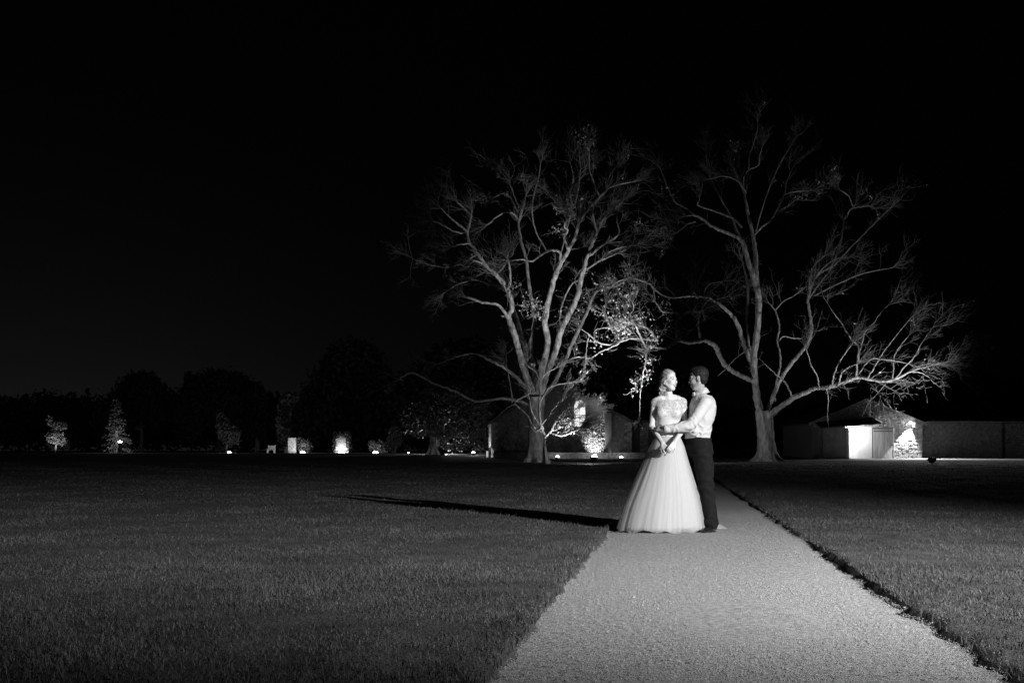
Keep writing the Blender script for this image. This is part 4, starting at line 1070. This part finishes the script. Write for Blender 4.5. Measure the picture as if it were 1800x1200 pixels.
def head_prims(c, R, s=1.0, female=True):
    def T(f, l, u): return c + R @ (np.array([f, l, u]) * s)
    def E(p, r, k=.012, op='u', R2=None): return ell(T(*p), np.array(r) * s, R if R2 is None else R2, k, op)
    pr = [E((-.012, 0, .048), (.094, .074, .082), .02), E((.028, 0, -.028), (.060, .057, .080), .03),
          E((.048, 0, -.092), (.030, .028 if female else .034, .020), .022)]
    for sd in (-1, 1):
        pr += [cap(T(-.005, sd*.052, -.045), T(.05, sd*.022, -.098), .016*s, .013*s, .025),     # jaw line
               E((.056, sd*.034, -.022), (.030, .022, .022), .02),                               # cheek
               cap(T(.079, sd*.012, .030), T(.070, sd*.048, .028), .009*s, .008*s, .012)]        # brow ridge
    pr += [cap(T(.084, 0, .022), T(.104, 0, -.026), .0085*s, .0115*s, .010)]
    for sd in (-1, 1):
        pr += [E((.093, sd*.0125, -.031), (.010, .007, .007), .006)]
        pr += [E((.096, sd*.031, .008), (.020, .017, .011), .008, 's')]
    pr += [E((.084, 0, -.059), (.010, .024, .0065), .008), E((.081, 0, -.070), (.010, .019, .007), .008)]
    for sd in (-1, 1):
        R2 = R @ np.array([[math.cos(.25), 0, math.sin(.25)], [0, 1, 0], [-math.sin(.25), 0, math.cos(.25)]])
        pr += [E((-.006, sd*.076, -.004), (.017, .007, .031), .006, 'u', R2), E((-.002, sd*.084, .002), (.008, .005, .015), .005, 's', R2)]
    return pr, T

def face_parts(root, T, R, s, smile, look=0.0):
    for sd in (-1, 1):
        me = MB(); c = T(.0712, sd*.031, .006); n_ = 12
        V = []; Fq = []
        for j in range(9):
            for i in range(n_):
                th = math.pi * j / 8; a = 2*math.pi*i/n_
                V.append(c + R @ (np.array([math.cos(th), math.sin(th)*math.cos(a), math.sin(th)*math.sin(a)]) * .0115 * s))
        for j in range(8):
            for i in range(n_): Fq.append((j*n_+i, j*n_+(i+1)%n_, (j+1)*n_+(i+1)%n_, (j+1)*n_+i))
        ey = obj('eye', mesh('eye', V, Fq, True), M_eyew, root)
        ci = T(.0815, sd*.031 + look, .006)
        V = [ci + R @ (np.array([.0018 - .0018*(q/2), math.cos(a)*.0058*q/2, math.sin(a)*.0058*q/2]) * s) for q in (0.01, 1, 2) for a in np.linspace(0, 2*math.pi, 10, endpoint=False)]
        Fq = [(q*10+i, q*10+(i+1)%10, (q+1)*10+(i+1)%10, (q+1)*10+i) for q in (0, 1) for i in range(10)]
        obj('iris', mesh('iris', V, Fq, True), M_iris, ey)
        t = Tubes(); t.add([T(.084 - x*x*20, sd*(.031+x), .0130 - x*x*14) for x in np.linspace(-.015, .016, 7)], np.array([.0016, .0028, .0034, .0036, .0034, .003, .0016]) * s, 6)
        obj('eyelashes', t.mesh('eyelashes'), M_iris, ey)
        t = Tubes(); t.add([T(.086 - abs(x)*.25, sd*(.031+x), .0325 - x*x*12) for x in np.linspace(-.019, .019, 7)], np.array([.002, .0036, .004, .0038, .0034, .0026, .0012]) * s, 6)
        obj('eyebrow', t.mesh('eyebrow'), M_brow, root)
    w = .028 if smile else .021; up = .008 if smile else 0
    def lip(zc, r, sag, nm):
        t = Tubes(); xs = np.linspace(-1, 1, 9)
        t.add([T(.0935 - .014*x*x, w*x, zc + up*x*x - sag*(1-x*x)) for x in xs], np.array([.001, .6, .9, 1, .95, 1, .9, .6, .001]) * r * s + .0004, 8)
        obj(nm, t.mesh(nm), M_lip, root)
    lip(-.0565, .0036, 0.0, 'upper_lip')
    lip(-.0600, .0044, .011 if smile else .004, 'lower_lip')
    if smile:
        V = []; xs = np.linspace(-.9, .9, 9)
        for x in xs:
            for e in (0, 1): V.append(T(.0935 - .014*x*x, w*x*.95, -.0575 + up*x*x - e * (.0095*(1-x*x) + .001)))
        V2 = [v - R @ np.array([.006, 0, 0]) * s for v in V]
        n_ = len(V); Fq = [(2*i, 2*i+2, 2*i+3, 2*i+1) for i in range(8)] + [(n_+2*i, n_+2*i+1, n_+2*i+3, n_+2*i+2) for i in range(8)]
        obj('teeth', mesh('teeth', V + V2, Fq), M_tooth, root)

def hand_prims(w, tip_dir, palm_n, thumb_side, curl=.5, size=1.0, spread=.02):
    """w wrist point, tip_dir fingers' direction, palm_n outward normal of the back of the hand, thumb_side +1/-1"""
    d = np.array(tip_dir, float); d /= np.linalg.norm(d)
    n = np.array(palm_n, float); n -= n.dot(d) * d; n /= np.linalg.norm(n)
    l = np.cross(d, n) * thumb_side
    pr = []
    for q in (-1.5, -.5, .5, 1.5):
        pr.append(cap(w + l*q*.010, w + d*.080*size + l*q*.0185*size, .0125*size, .0105*size, .010))
    lens = {1.5: .068, .5: .078, -.5: .073, -1.5: .056}
    for q in (1.5, .5, -.5, -1.5):
        p = w + d*.080*size + l*q*.0185*size; L = lens[q] * size; a = 0; dd = d + l*q*spread
        dd /= np.linalg.norm(dd)
        for k, fr in enumerate((.45, .32, .23)):
            a += curl * (.6 if k == 0 else 1)
            v = dd*math.cos(a) - n*math.sin(a)
            r0 = (.0088 - k*.0008)*size; p2 = p + v*L*fr
            pr.append(cap(p, p2, r0, r0 - .0008*size, .003)); p = p2
    t0 = w + d*.025*size + l*.018*size
    t1 = t0 + (d*.6 + l*.75 - n*.2) * .042*size; t2 = t1 + (d*.9 + l*.3 - n*.3) * .032*size; t3 = t2 + (d*.95 - n*.35) * .024*size
    pr += [cap(t0, t1, .0135*size, .0105*size, .01), cap(t1, t2, .0102*size, .0095*size, .004), cap(t2, t3, .0093*size, .0078*size, .003)]
    return pr

def wrinkle(X, Y_, Z, seed, f, warp=.6):
    r_ = np.random.default_rng(seed); s = 0
    for i in range(6):
        k = r_.standard_normal(3); k *= f * r_.uniform(.6, 1.6) / np.linalg.norm(k)
        k2 = r_.standard_normal(3) * f * .4
        s = s + np.sin(k[0]*X + k[1]*Y_ + k[2]*Z + r_.uniform(0, 6) + warp * 2 * np.sin(k2[0]*X + k2[1]*Y_ + k2[2]*Z))
    return s / 2.4
# ---- bride
YB = 11.0
cB = 1.728
bride = thing('person', 'woman in a white lace-bodiced gown with full tulle skirt, smiling up at the man', 'person', (1.66, YB, 0), 'couple embracing on the path')
hc = S(1175.5, 669.5, 10.97); Rf = frame((math.sin(math.radians(49)), -math.cos(math.radians(49)), .05), -.08)
sB = .93
hp, TB = head_prims(hc, Rf, sB, True)
zt = lambda py: CH + (HZ - py) / F * YB
yawB = math.radians(12)
torso = [(zt(800), cB, YB+.02, .165, .12), (zt(785), cB, YB+.02, .165, .12), (zt(765), cB, YB+.01, .121, .088), (zt(752), cB-.002, YB, .118, .085), (zt(738), cB, YB, .128, .095),
         (zt(724), cB, YB, .142, .112), (zt(712), cB+.002, YB+.005, .150, .105), (zt(704), cB+.003, YB+.01, .145, .088)]
sh_r, el_r, wr_r = S(1151, 707.5, 11.0), S(1145.5, 749, 11.0), S(1164.5, 779, 10.77)
sh_l, el_l, wr_l = S(1200, 706.5, 11.05), S(1204, 750, 11.05), S(1185, 777, 10.75)
neck_b, neck_t = S(1176, 702, 11.03), S(1173, 680, 11.01)
body = [loft(torso, yawB, .03)]
body += [cap(S(1165, 700, 11.03), sh_r, .040, .037, .03), cap(S(1186, 699.5, 11.04), sh_l, .040, .037, .03),
         cap(neck_b, neck_t, .050, .042, .03), ell(S(1163, 725, 10.93), (.055, .052, .055), k=.03), ell(S(1187, 725, 10.93), (.055, .052, .055), k=.03),
         cap(S(1165, 798, 11.02), (1.66, 11.0, .5), .085, .055, .03), cap((1.66, 11.0, .5), (1.64, 11.02, .1), .055, .035, .02),
         cap(S(1187, 798, 11.04), (1.82, 11.05, .5), .085, .055, .03), cap((1.82, 11.05, .5), (1.82, 11.06, .1), .055, .035, .02),
         cap((1.64, 11.03, .07), (1.63, 10.86, .035), .032, .026, .02), cap((1.82, 11.07, .07), (1.83, 10.9, .035), .032, .026, .02)]
for a, b, c_ in ((sh_r, el_r, wr_r), (sh_l, el_l, wr_l)):
    body += [cap(a, b, .041, .033, .012), cap(b, c_, .034, .0225, .012)]
    body += [ell(b, (.034, .034, .034), k=.015)]
dR = S(1173, 795, 10.71) - wr_r; dL = S(1173, 795, 10.70) - wr_l
body += hand_prims(wr_r, dR, (-.5, -1, .25), 1, .45, .9)
wl2 = wr_l + np.array([0, -.03, 0])
body += [cap(wr_l, wl2, .0225, .022, .01)]
body += hand_prims(wl2, S(1176, 793, 10.68) - wl2, (.45, -1, .2), -1, .5, .92)
body += hp
obj('body', solid('body', body, .0048), M_skin, bride)
face_parts(bride, TB, Rf, sB, True)

# hair: swept back, low side bun with curls
def Hh(f, l, u): return TB(f, l, u)
def sweep(D, X, Y_, Z):
    # carve the face area away: keep what is behind a slanted plane in head space
    dx, dy, dz = X - hc[0], Y_ - hc[1], Z - hc[2]
    f = dx*Rf[0,0] + dy*Rf[1,0] + dz*Rf[2,0]; l = dx*Rf[0,1] + dy*Rf[1,1] + dz*Rf[2,1]; u = dx*Rf[0,2] + dy*Rf[1,2] + dz*Rf[2,2]
    cut = f - np.interp(u, [-.1, -.03, 0, .03, .06, .09, .12, .15], [-.06, -.03, .002, .030, .048, .062, .080, .10])
    a = np.arctan2(l, u + .02); D = D + .0024*np.sin(a*22 + f*34 + 2*np.sin(f*30)) + .0012*np.sin(a*47 - f*50) + .004*np.sin(a*5 + f*20)
    return np.maximum(D, cut * .6)
hair = [ell(Hh(-.014, 0, .052), np.array([.102, .083, .090])*sB, Rf, .02), ell(Hh(-.055, 0, .0), np.array([.055, .07, .065])*sB, Rf, .02)]
obj('hair', solid('hair', hair, .0042, sweep), M_blonde, bride)
bn_ = []
r9 = np.random.default_rng(4)
bc = S(1164, 682, 10.99)
for k in range(26):
    p = bc + r9.standard_normal(3) * np.array([.02, .022, .036])
    bn_.append(ell(p, (.017, .017, .015), k=.006))
bn_.append(ell(bc, (.036, .04, .055), k=.02))
def curls(D, X, Y_, Z): return D + .0025*np.sin(X*260 + Z*200) * np.cos(Z*260 - X*100)
obj('hair_bun', solid('hair_bun', bn_, .0042, curls), M_blonde, bride)
t = Tubes()
for k in range(6):    # locks drawn over the top of the ear towards the bun
    q = k / 5
    p0, p1, p2, p3 = Hh(.052 - .02*q, -.040 - .02*q, .105 - .05*q), Hh(.03, -.075, .065 - .05*q), Hh(-.03, -.086, .02 - .03*q), Hh(-.06, -.075, -.03)
    t.add(catmull([p0, p1, p2, p3], 5), np.interp(np.linspace(0, 1, 16), [0, .3, 1], [.002, .0045, .003]) * sB, 6)
for k in range(8):   # curls hanging at the nape
    p = bc + np.array([r9.normal(0, .018), r9.normal(-.02, .015), r9.uniform(-.02, .01)]); ph = r9.uniform(0, 6); R0 = r9.uniform(.007, .014)
    t.add([p + np.array([R0*math.cos(ph + s_*.42), R0*math.sin(ph + s_*.42), -.0038*s_]) for s_ in range(20)], np.interp(np.arange(20), [0, 8, 19], [.005, .0055, .002]), 6)
obj('hair_strands', t.mesh('hair_strands'), M_blonde, bride)
e0 = TB(-.012, -.083, -.038)
MB().dome(tuple(e0), .008, 1.1).dome(tuple(e0), .008, -1.8).build('earring', M_eyew, bride, smooth=True)

# bodice with cap sleeves and scooped lace neckline
bod = [loft([(z, x, y, rx + .011, ry + .011) for z, x, y, rx, ry in torso[1:]], yawB, .03)] + [grow_p(p, .007) for p in body[1:3]] + [grow_p(p, .010) for p in body[4:6]]
bod += [cap(sh_r + [.01, 0, .005], sh_r + (el_r - sh_r) * .13, .045, .041, .015), cap(sh_l - [.01, 0, -.005], sh_l + (el_l - sh_l) * .20, .046, .043, .015)]
def neckline(D, X, Y_, Z):
    xs = (X - (cB + .015)); zc = zt(703) + 1.9 * xs * xs + np.maximum(Y_ - YB, -.2) * .22
    D = D + .0012*wrinkle(X, Y_, Z, 2, 50) + .003*np.clip(wrinkle(X*.4, Y_, Z*2, 12, 30), 0, 1)*np.exp(-((Z - zt(757))/.05)**2)
    nk = np.sqrt((xs/.092)**2 + ((Y_ - (YB+.03))/.115)**2) - 1       # inside the neck ring
    top = Z - (zc + .0)
    D = np.maximum(D, np.minimum(top, -nk*.09 + .0))
    wav = .004*np.sin(X*90)
    return np.maximum(D, zt(768) - Z)
obj('bodice', solid('bodice', bod, .0048, neckline), M_satin, bride)
# lace applique: many small flower shapes over the upper bodice and shoulders
bm_v, bm_f = [], []
from mathutils.bvhtree import BVHTree
bo = bpy.data.objects['bodice']
bv = BVHTree.FromPolygons([v.co[:] for v in bo.data.vertices], [p.vertices[:] for p in bo.data.polygons])
for k in range(520):
    x = cB + r9.uniform(-.20, .22); z = zt(701) - abs(r9.normal(0, .075)) if r9.random() < .8 else zt(r9.uniform(748, 768))
    hit = bv.ray_cast(Vector((x, YB - .6, z)), Vector((0, 1, 0)))
    if hit[0] is None: continue
    p, n_ = hit[0], hit[1]
    if n_.y > 0: n_ = -n_
    q = n_.to_track_quat('Z', 'Y'); r = r9.uniform(.004, .011); a0 = r9.uniform(0, 6)
    b = len(bm_v); bm_v.append(p + n_ * .004)
    m_k = 20; npt = 5 + k % 2
    for i in range(m_k):
        an = 2*math.pi*i/m_k; rr = r * (.62 + .38*abs(math.cos(an*npt/2))); bm_v.append(p + n_ * (.002 + .0015*(i % 2)) + q @ Vector((rr*math.cos(a0 + an), rr*(.75 + .25*(k % 3)/2)*math.sin(a0 + an), 0)))
    bm_f += [(b, b+1+i, b+1+(i+1) % m_k) for i in range(m_k)]
obj('lace', mesh('lace', bm_v, bm_f), mat('lace_flower', .5, .8), bride, kind='stuff')
# sash where the bodice meets the skirt
# skirt
def skirt(name, m, grow_, nth, nz, seed, amp, zb, train=0.0, hemwave=.01):
    r_ = np.random.default_rng(seed)
    zw = zt(764)
    prof_z = np.array([0, .12, .3, .55, .80, .95, zw]); 
    left = np.array([.50, .475, .43, .345, .255, .195, .128]) ; right = np.array([.485, .465, .425, .33, .235, .185, .128])
    cx0 = np.array([1.655, 1.66, 1.67, 1.69, 1.712, 1.722, cB])
    fr = np.array([.35, .335, .305, .26, .22, .19, .100])
    ths = np.linspace(0, 2*np.pi, nth, endpoint=False); zs = np.linspace(zb, zw, nz)
    ph = r_.uniform(0, 6.28, 8)
    def knots(n): return np.sort((np.arange(n) + r_.uniform(-.42, .42, n)) * 2*np.pi/n % (2*np.pi)), (np.arange(n) % 2 * 2 - 1) * r_.uniform(.0, 1, n) ** 1.3 + r_.normal(0, .35, n)
    (kx1, kh1), (kx2, kh2), (kx3, kh3) = knots(19), knots(46), knots(104)
    V = []
    for z in zs:
        t_ = (zw - z) / zw
        L_, R_, C_, F_ = [np.interp(z, prof_z, q) for q in (left, right, cx0, fr)]
        rx = np.where(np.cos(ths) > 0, R_, L_)
        fold = np.zeros(nth)
        for f_k, (kx, kh) in enumerate(((kx1, kh1), (kx2, kh2), (kx3, kh3))):
            tt = (ths + .10*np.sin(2*ths + ph[5] + f_k)*t_ + .03*np.sin(5*z + f_k)) % (2*np.pi)
            fold += np.interp(tt, kx, kh, period=2*np.pi) * (.62, .42, .22)[f_k]
        fold = np.convolve(np.concatenate([fold[-3:], fold, fold[:3]]), [.08, .14, .18, .2, .18, .14, .08], 'valid')
        A = amp * (t_ ** .85)
        k = 1 + grow_ + A * fold
        x = C_ + rx * k * np.cos(ths) * (1 + .0 * t_)
        y = YB + .03 + .03*t_ + (F_ + (.12*t_ + train*np.clip((.35 - z)/.35, 0, 1)) * (np.sin(ths) > 0)) * k * np.sin(ths)
        zz = z + (hemwave * (.6*np.sin(5*ths + ph[4]) + .4*np.sin(13*ths + ph[2])) * np.clip(1 - z/.15, 0, 1))
        V.append(np.stack([x, y, zz], 1))
    V = np.concatenate(V); ii = np.arange(nz-1)[:, None]*nth; jj = np.arange(nth)[None]; kk = (jj+1) % nth
    Q = np.stack([ii+jj, ii+kk, ii+nth+kk, ii+nth+jj], -1).reshape(-1, 4)
    return obj(name, np_mesh(name, V, Q, True), m, bride)
M_under = mat('skirt_lining', .66, .6, 2.5, .05, 9, .12, .01)
M_tulle = bpy.data.materials.new('tulle'); M_tulle.use_nodes = True
tn = M_tulle.node_tree; pb = tn.nodes['Principled BSDF']; pb.inputs['Base Color'].default_value = (.8, .8, .8, 1); pb.inputs['Roughness'].default_value = .8
tr_ = tn.nodes.new('ShaderNodeBsdfTransparent'); mx = tn.nodes.new('ShaderNodeMixShader'); mx.inputs[0].default_value = .5
tl = tn.nodes.new('ShaderNodeBsdfTranslucent'); tl.inputs[0].default_value = (.8, .8, .8, 1); mx2 = tn.nodes.new('ShaderNodeMixShader'); mx2.inputs[0].default_value = .4
tn.links.new(pb.outputs[0], mx2.inputs[1]); tn.links.new(tl.outputs[0], mx2.inputs[2])
tn.links.new(tr_.outputs[0], mx.inputs[1]); tn.links.new(mx2.outputs[0], mx.inputs[2]); tn.links.new(mx.outputs[0], tn.nodes['Material Output'].inputs[0])
skirt('skirt_lining', M_under, -.10, 420, 50, 3, .07, .06)
skirt('skirt', M_tulle, -.035, 560, 60, 5, .08, .035, .05, .03)
skirt('tulle_overlay', M_tulle, .0, 640, 60, 9, .085, .026, .12, .026)
# train edge lying on the path: scalloped lace layer
def train_patch(cx_, cy_, rx, ry, seed, h=.05):
    r_ = np.random.default_rng(seed); V = []; n_ = 60; m_ = 10; ph = r_.uniform(0, 6, 4)
    for j in range(m_ + 1):
        q = j / m_
        for i in range(n_):
            a = 2*np.pi*i/n_; k = q*(1 + .08*math.sin(5*a + ph[0])*q + .035*math.cos(14*a)*q**4)
            V.append((cx_ + rx*k*math.cos(a), cy_ + ry*k*math.sin(a), .010 + h*(1 - q**2) + .012*math.sin(6*a + ph[1] + q*3)*q*(1-q)*3 + .006*(1-q)))
    Q = [(j*n_+i, j*n_+(i+1) % n_, (j+1)*n_+(i+1) % n_, (j+1)*n_+i) for j in range(m_) for i in range(n_)]
    return V, Q
V, Q = train_patch(1.70, 11.55, .62, .50, 3, .18); obj('train', mesh('train', V, Q, True), M_lace, bride)
V, Q = train_patch(2.24, 11.5, .24, .17, 5, .07); obj('train_end', mesh('train_end', V, Q, True), M_tulle, bride)

# ---- man
man = thing('person', 'man in white shirt, bow tie and dark trousers holding the woman', 'person', (2.2, 11.05, 0), 'couple embracing on the path')
YM = 11.08
hm = S(1228.2, 666.3, 11.0); Rm = frame((-1, .30, -.10), 0.0)
sM = 1.03
hpm, TM = head_prims(hm, Rm, sM, False)
def M_(px, py, Y): return S(px, py, Y)
ztm = lambda py: CH + (HZ - py) / F * 11.05
def mx_(px): return (px - CX) / F * 11.05
tors = [(ztm(800), mx_(1230), YM+.02, .125, .165), (ztm(785), mx_(1229), YM+.02, .128, .168), (ztm(768), mx_(1229), YM+.01, .118, .155), (ztm(750), mx_(1231), YM, .118, .158),
        (ztm(730), mx_(1234), YM, .128, .175), (ztm(715), mx_(1236), YM, .128, .185), (ztm(703), mx_(1236), YM, .110, .170), (ztm(696), mx_(1235), YM, .08, .12)]
shl, ell_, wrl = M_(1240, 708, 10.92), M_(1213.5, 748, 10.80), M_(1167, 754, 10.82)
shr, elr, wrr = M_(1234, 707, 11.26), M_(1212, 748, 11.33), M_(1186, 750, 11.18)
mb_ = [loft(tors, 0, .03), cap(M_(1234, 700, YM), M_(1229, 678, 11.02), .060, .056, .03)]
mb_ += [cap(M_(1236, 703, 11.0), shl, .06, .055, .03), cap(M_(1235, 703, 11.18), shr, .06, .055, .03)]
for a, b, c_ in ((shl, ell_, wrl), (shr, elr, wrr)):
    mb_ += [cap(a, b, .052, .042, .012), cap(b, c_, .042, .027, .012)]
legs = []
hipn, knn, ann = M_(1231, 786, 10.99), M_(1241, 855, 10.98), M_(1251, 920, 10.97)
hipf, knf, anf = M_(1228, 786, 11.17), M_(1228, 855, 11.17), M_(1238, 918, 11.2)
for a, b, c_ in ((hipn, knn, ann), (hipf, knf, anf)):
    mb_ += [cap(a, b, .085, .058, .02), cap(b, c_, .055, .038, .012)]
mb_ += hand_prims(wrl, M_(1150, 752, 10.90) - wrl, (0.1, -1, .5), 1, .38, 1.0)
mb_ += hand_prims(wrr, M_(1168, 750, 11.14) - wrr, (.1, 1, .3), -1, .4, 1.0)
mb_ += hpm
obj('body', solid('body', mb_, .005), M_skin2, man)
face_parts(man, TM, Rm, sM, False)
def mhair(D, X, Y_, Z):
    dx, dy, dz = X - hm[0], Y_ - hm[1], Z - hm[2]
    f = dx*Rm[0,0] + dy*Rm[1,0] + dz*Rm[2,0]; u = dx*Rm[0,2] + dy*Rm[1,2] + dz*Rm[2,2]; l = dx*Rm[0,1] + dy*Rm[1,1] + dz*Rm[2,1]
    hl = np.where(u > .075, .078, np.where(u > .02, .048, np.where(u > -.012, .012, -.012)))   # hairline with sideburn
    hl = np.interp(u, [-.06, -.015, .012, .03, .06, .09, .12], [-.02, .002, .014, .038, .046, .066, .085])
    D = D + .0016*np.sin(f*160 + l*220 + 2*np.sin(u*90)) + .0012*wrinkle(X, Y_, Z, 5, 260)
    D = np.maximum(D, f - hl)
    ear = np.sqrt(((f + .004)/.022)**2 + ((u + .004)/.036)**2) - 1
    D = np.maximum(D, -ear*.02)
    return np.maximum(D, -.062 - u + np.maximum(f + .03, 0) * .8)
obj('hair', solid('hair', [ell(TM(-.014, 0, .054), (.101, .081, .089), Rm, .02), ell(TM(-.040, 0, -.008), (.055, .067, .058), Rm, .02), ell(TM(.040, 0, .108), (.040, .048, .026), Rm, .02)], .0042, mhair), M_darkhair, man)

# shirt
sh = [loft([(z, x - (.012 if z < ztm(745) else 0), y, rx + .022, ry + .018) for z, x, y, rx, ry in tors[1:]], 0, .03)] + [grow_p(p, .014) for p in mb_[2:4]]
for a, b, c_ in ((shl, ell_, wrl), (shr, elr, wrr)):
    sh += [cap(a, b, .068, .056, .02), cap(b, c_, .058, .040, .02)]
sh += [ell(M_(1218, 758, 10.98), (.05, .12, .05), k=.04)]
wax = (wrl - ell_) / np.linalg.norm(wrl - ell_)
def shirtpost(D, X, Y_, Z):
    w1 = wrinkle(X, Y_, Z, 3, 34, .9); rid = (1 - 2*np.abs(np.clip(wrinkle(X, Y_, Z, 8, 26, 1.2), -1, 1)))
    near = np.exp(-(((X - ell_[0] - .03)**2 + (Z - ell_[2])**2) / .11**2))
    low = np.exp(-((Z - ztm(760)) / .10)**2)
    D = D + .0022*w1 - (.0015 + .0045*near + .005*low) * rid
    cutw = (X - wrl[0])*wax[0] + (Y_ - wrl[1])*wax[1] + (Z - wrl[2])*wax[2] + .004
    D = np.where((X - wrl[0])**2 + (Y_ - wrl[1])**2 + (Z - wrl[2])**2 < .075**2, np.maximum(D, cutw), D)
    D = np.maximum(D, ztm(769.5) - Z - .006*np.sin(X*30))          # tucked hem
    nk = np.sqrt((X - mx_(1232))**2 + (Y_ - YM)**2) - .064
    D = np.maximum(D, np.minimum(Z - ztm(696), -nk))
    return D
obj('shirt', solid('shirt', sh, .005, shirtpost), M_shirt, man)
# collar: a band around the neck plus folded points
def band(c0, c1, r0, r1, th, zlift, n_=40):
    V = []; Q = []
    for j, (cc, r) in enumerate(((c0, r0), (c1, r1))):
        for i in range(n_):
            a = 2*math.pi*i/n_
            for rr in (r, r - th):
                V.append((cc[0] + rr*math.cos(a)*1.04, cc[1] + rr*math.sin(a), cc[2] + zlift*math.cos(a)))
    for i in range(n_):
        k = (i+1) % n_; A = 2*i; B = 2*k; A2 = A + 2*n_; B2 = B + 2*n_
        Q += [(A, B, B2, A2), (A+1, A2+1, B2+1, B+1), (A2, B2, B2+1, A2+1), (A, A+1, B+1, B)]
    return V, Q
V, Q = band(M_(1233, 693, YM), M_(1230.5, 685, YM-.03), .078, .064, .006, .030)
obj('collar', mesh('collar', V, Q, True), M_shirt, man)
V, Q = band(M_(1233, 693.5, YM), M_(1231.2, 686.5, YM-.02), .088, .070, .005, .028)
obj('collar_fold', mesh('collar_fold', V, Q, True), M_shirt, man)
# bow tie at the front of the collar
bt = M_(1220, 692.5, 11.0)
mbt = MB()
for sd in (-1, 1):
    b = len(mbt.v)
    for x_, y_, z_ in ((0, .004*sd, .008), (0, .004*sd, -.008), (-.004, .050*sd, -.020), (-.004, .050*sd, .020)):
        for e in (-.008, .008): mbt.v.append((bt[0] + x_ + e, bt[1] + y_, bt[2] + z_))
    mbt.f += [(b, b+2, b+4, b+6), (b+1, b+7, b+5, b+3), (b, b+1, b+3, b+2), (b+2, b+3, b+5, b+4), (b+4, b+5, b+7, b+6), (b+6, b+7, b+1, b)]
mbt.box(bt[0]-.013, bt[0]+.01, bt[1]-.009, bt[1]+.009, bt[2]-.012, bt[2]+.012)
mbt.build('bow_tie', mat('bow_tie_silk', .55, .4), man, bevel=.003)
# cuff with button line
cf = Tubes(); cf.add([wrl - wax*.062, wrl - wax*.058, wrl - wax*.001, wrl + wax*.001], [.040, .044, .0425, .036], 20); obj('cuff', cf.mesh('cuff'), M_shirt, man)
# trousers
tz = [(z, x, y, rx + .014, ry + .012) for z, x, y, rx, ry in tors[:3]]
trs = [loft(tz, 0, .03)]
trs += [cap(hipn + [.012, 0, 0], hipn*.5 + knn*.5 + [.012, 0, 0], .118, .100, .03), cap(hipf, hipf*.5 + knf*.5, .115, .1, .03),
        cap(hipn*.5 + knn*.5 + [.012, 0, 0], knn, .100, .086, .03), cap(hipf*.5 + knf*.5, knf, .1, .086, .03),
        cap(knn, ann + [-.004, 0, -.01], .087, .078, .02), cap(knf, anf + [0, 0, -.01], .087, .076, .02), ell(M_(1238, 789, YM), (.09, .15, .10), k=.04)]
def trpost(D, X, Y_, Z):
    w1 = np.sin(Z*34 + X*60 + 3*np.sin(Z*9)) * np.sin(X*44 - Z*15 + Y_*30)
    kz = np.exp(-((Z - knn[2])/.14)**2) + np.exp(-((Z - .10)/.07)**2) + .8*np.exp(-((Z - ztm(795))/.1)**2)
    D = D + .0015*w1 + .0075*kz*np.sin(Z*52 + X*22 + Y_*9 + 2*np.sin(X*14))
    cx_n = np.interp(Z, [ann[2], knn[2], hipn[2]], [ann[0], knn[0], hipn[0]]) - .085
    return np.maximum(np.maximum(D, .055 - Z), Z - ztm(769))
obj('trousers', solid('trousers', trs, .006, trpost), M_trouser, man)
tb_ = Tubes()
nn = 28; V = []
belt = MB()
bb = [(mx_(1229) + .142*math.cos(a), YM + .01 + .171*math.sin(a)) for a in np.linspace(0, 2*math.pi, 40, endpoint=False)]
V = []; Q = []
for (x, y) in bb:
    for z in (ztm(770.5), ztm(775)): V.append((x, y, z))
Q = [(2*i, 2*((i+1) % 40), 2*((i+1) % 40)+1, 2*i+1) for i in range(40)]
obj('waistband', mesh('waistband', V, Q, True), M_trouser, man)
# shoes
def shoe(heel, direction, nm='shoe'):
    d = np.array([direction[0], direction[1], 0.]); d /= np.linalg.norm(d); s_ = np.array([-d[1], d[0], 0])
    h = np.array(heel, float)
    pr = [cap(h + [0, 0, .05], h + d*.10 + [0, 0, .045], .036, .040, .02), cap(h + d*.09 + [0, 0, .036], h + d*.20 + [0, 0, .028], .038, .030, .02), cap(h + d*.19 + s_*.0 + [0, 0, .027], h + d*.245 + [0, 0, .022], .031, .021, .02),
          cap(h + [0, 0, .07], h + d*.02 + [0, 0, .1], .036, .036, .015)]
    so = [cap(h + d*.01 + [0, 0, .008], h + d*.24 + [0, 0, .008], .037, .026, .01), cap(h + d*.13 + [0, 0, .008], h + d*.18 + [0, 0, .008], .043, .041, .01)]
    sh_ = obj(nm, solid(nm, pr, .004, lambda D, X, Y_, Z: np.maximum(D, .013 - Z)), M_shoe, man)
    obj('sole', solid('sole', so, .004, lambda D, X, Y_, Z: np.maximum(np.maximum(D, .001 - Z), Z - .0145)), M_dark, sh_)
shoe((ann[0] + .035, 11.02, .004), (-.62, -.78))
shoe((anf[0] + .01, 11.25, .004), (-.85, -.5))
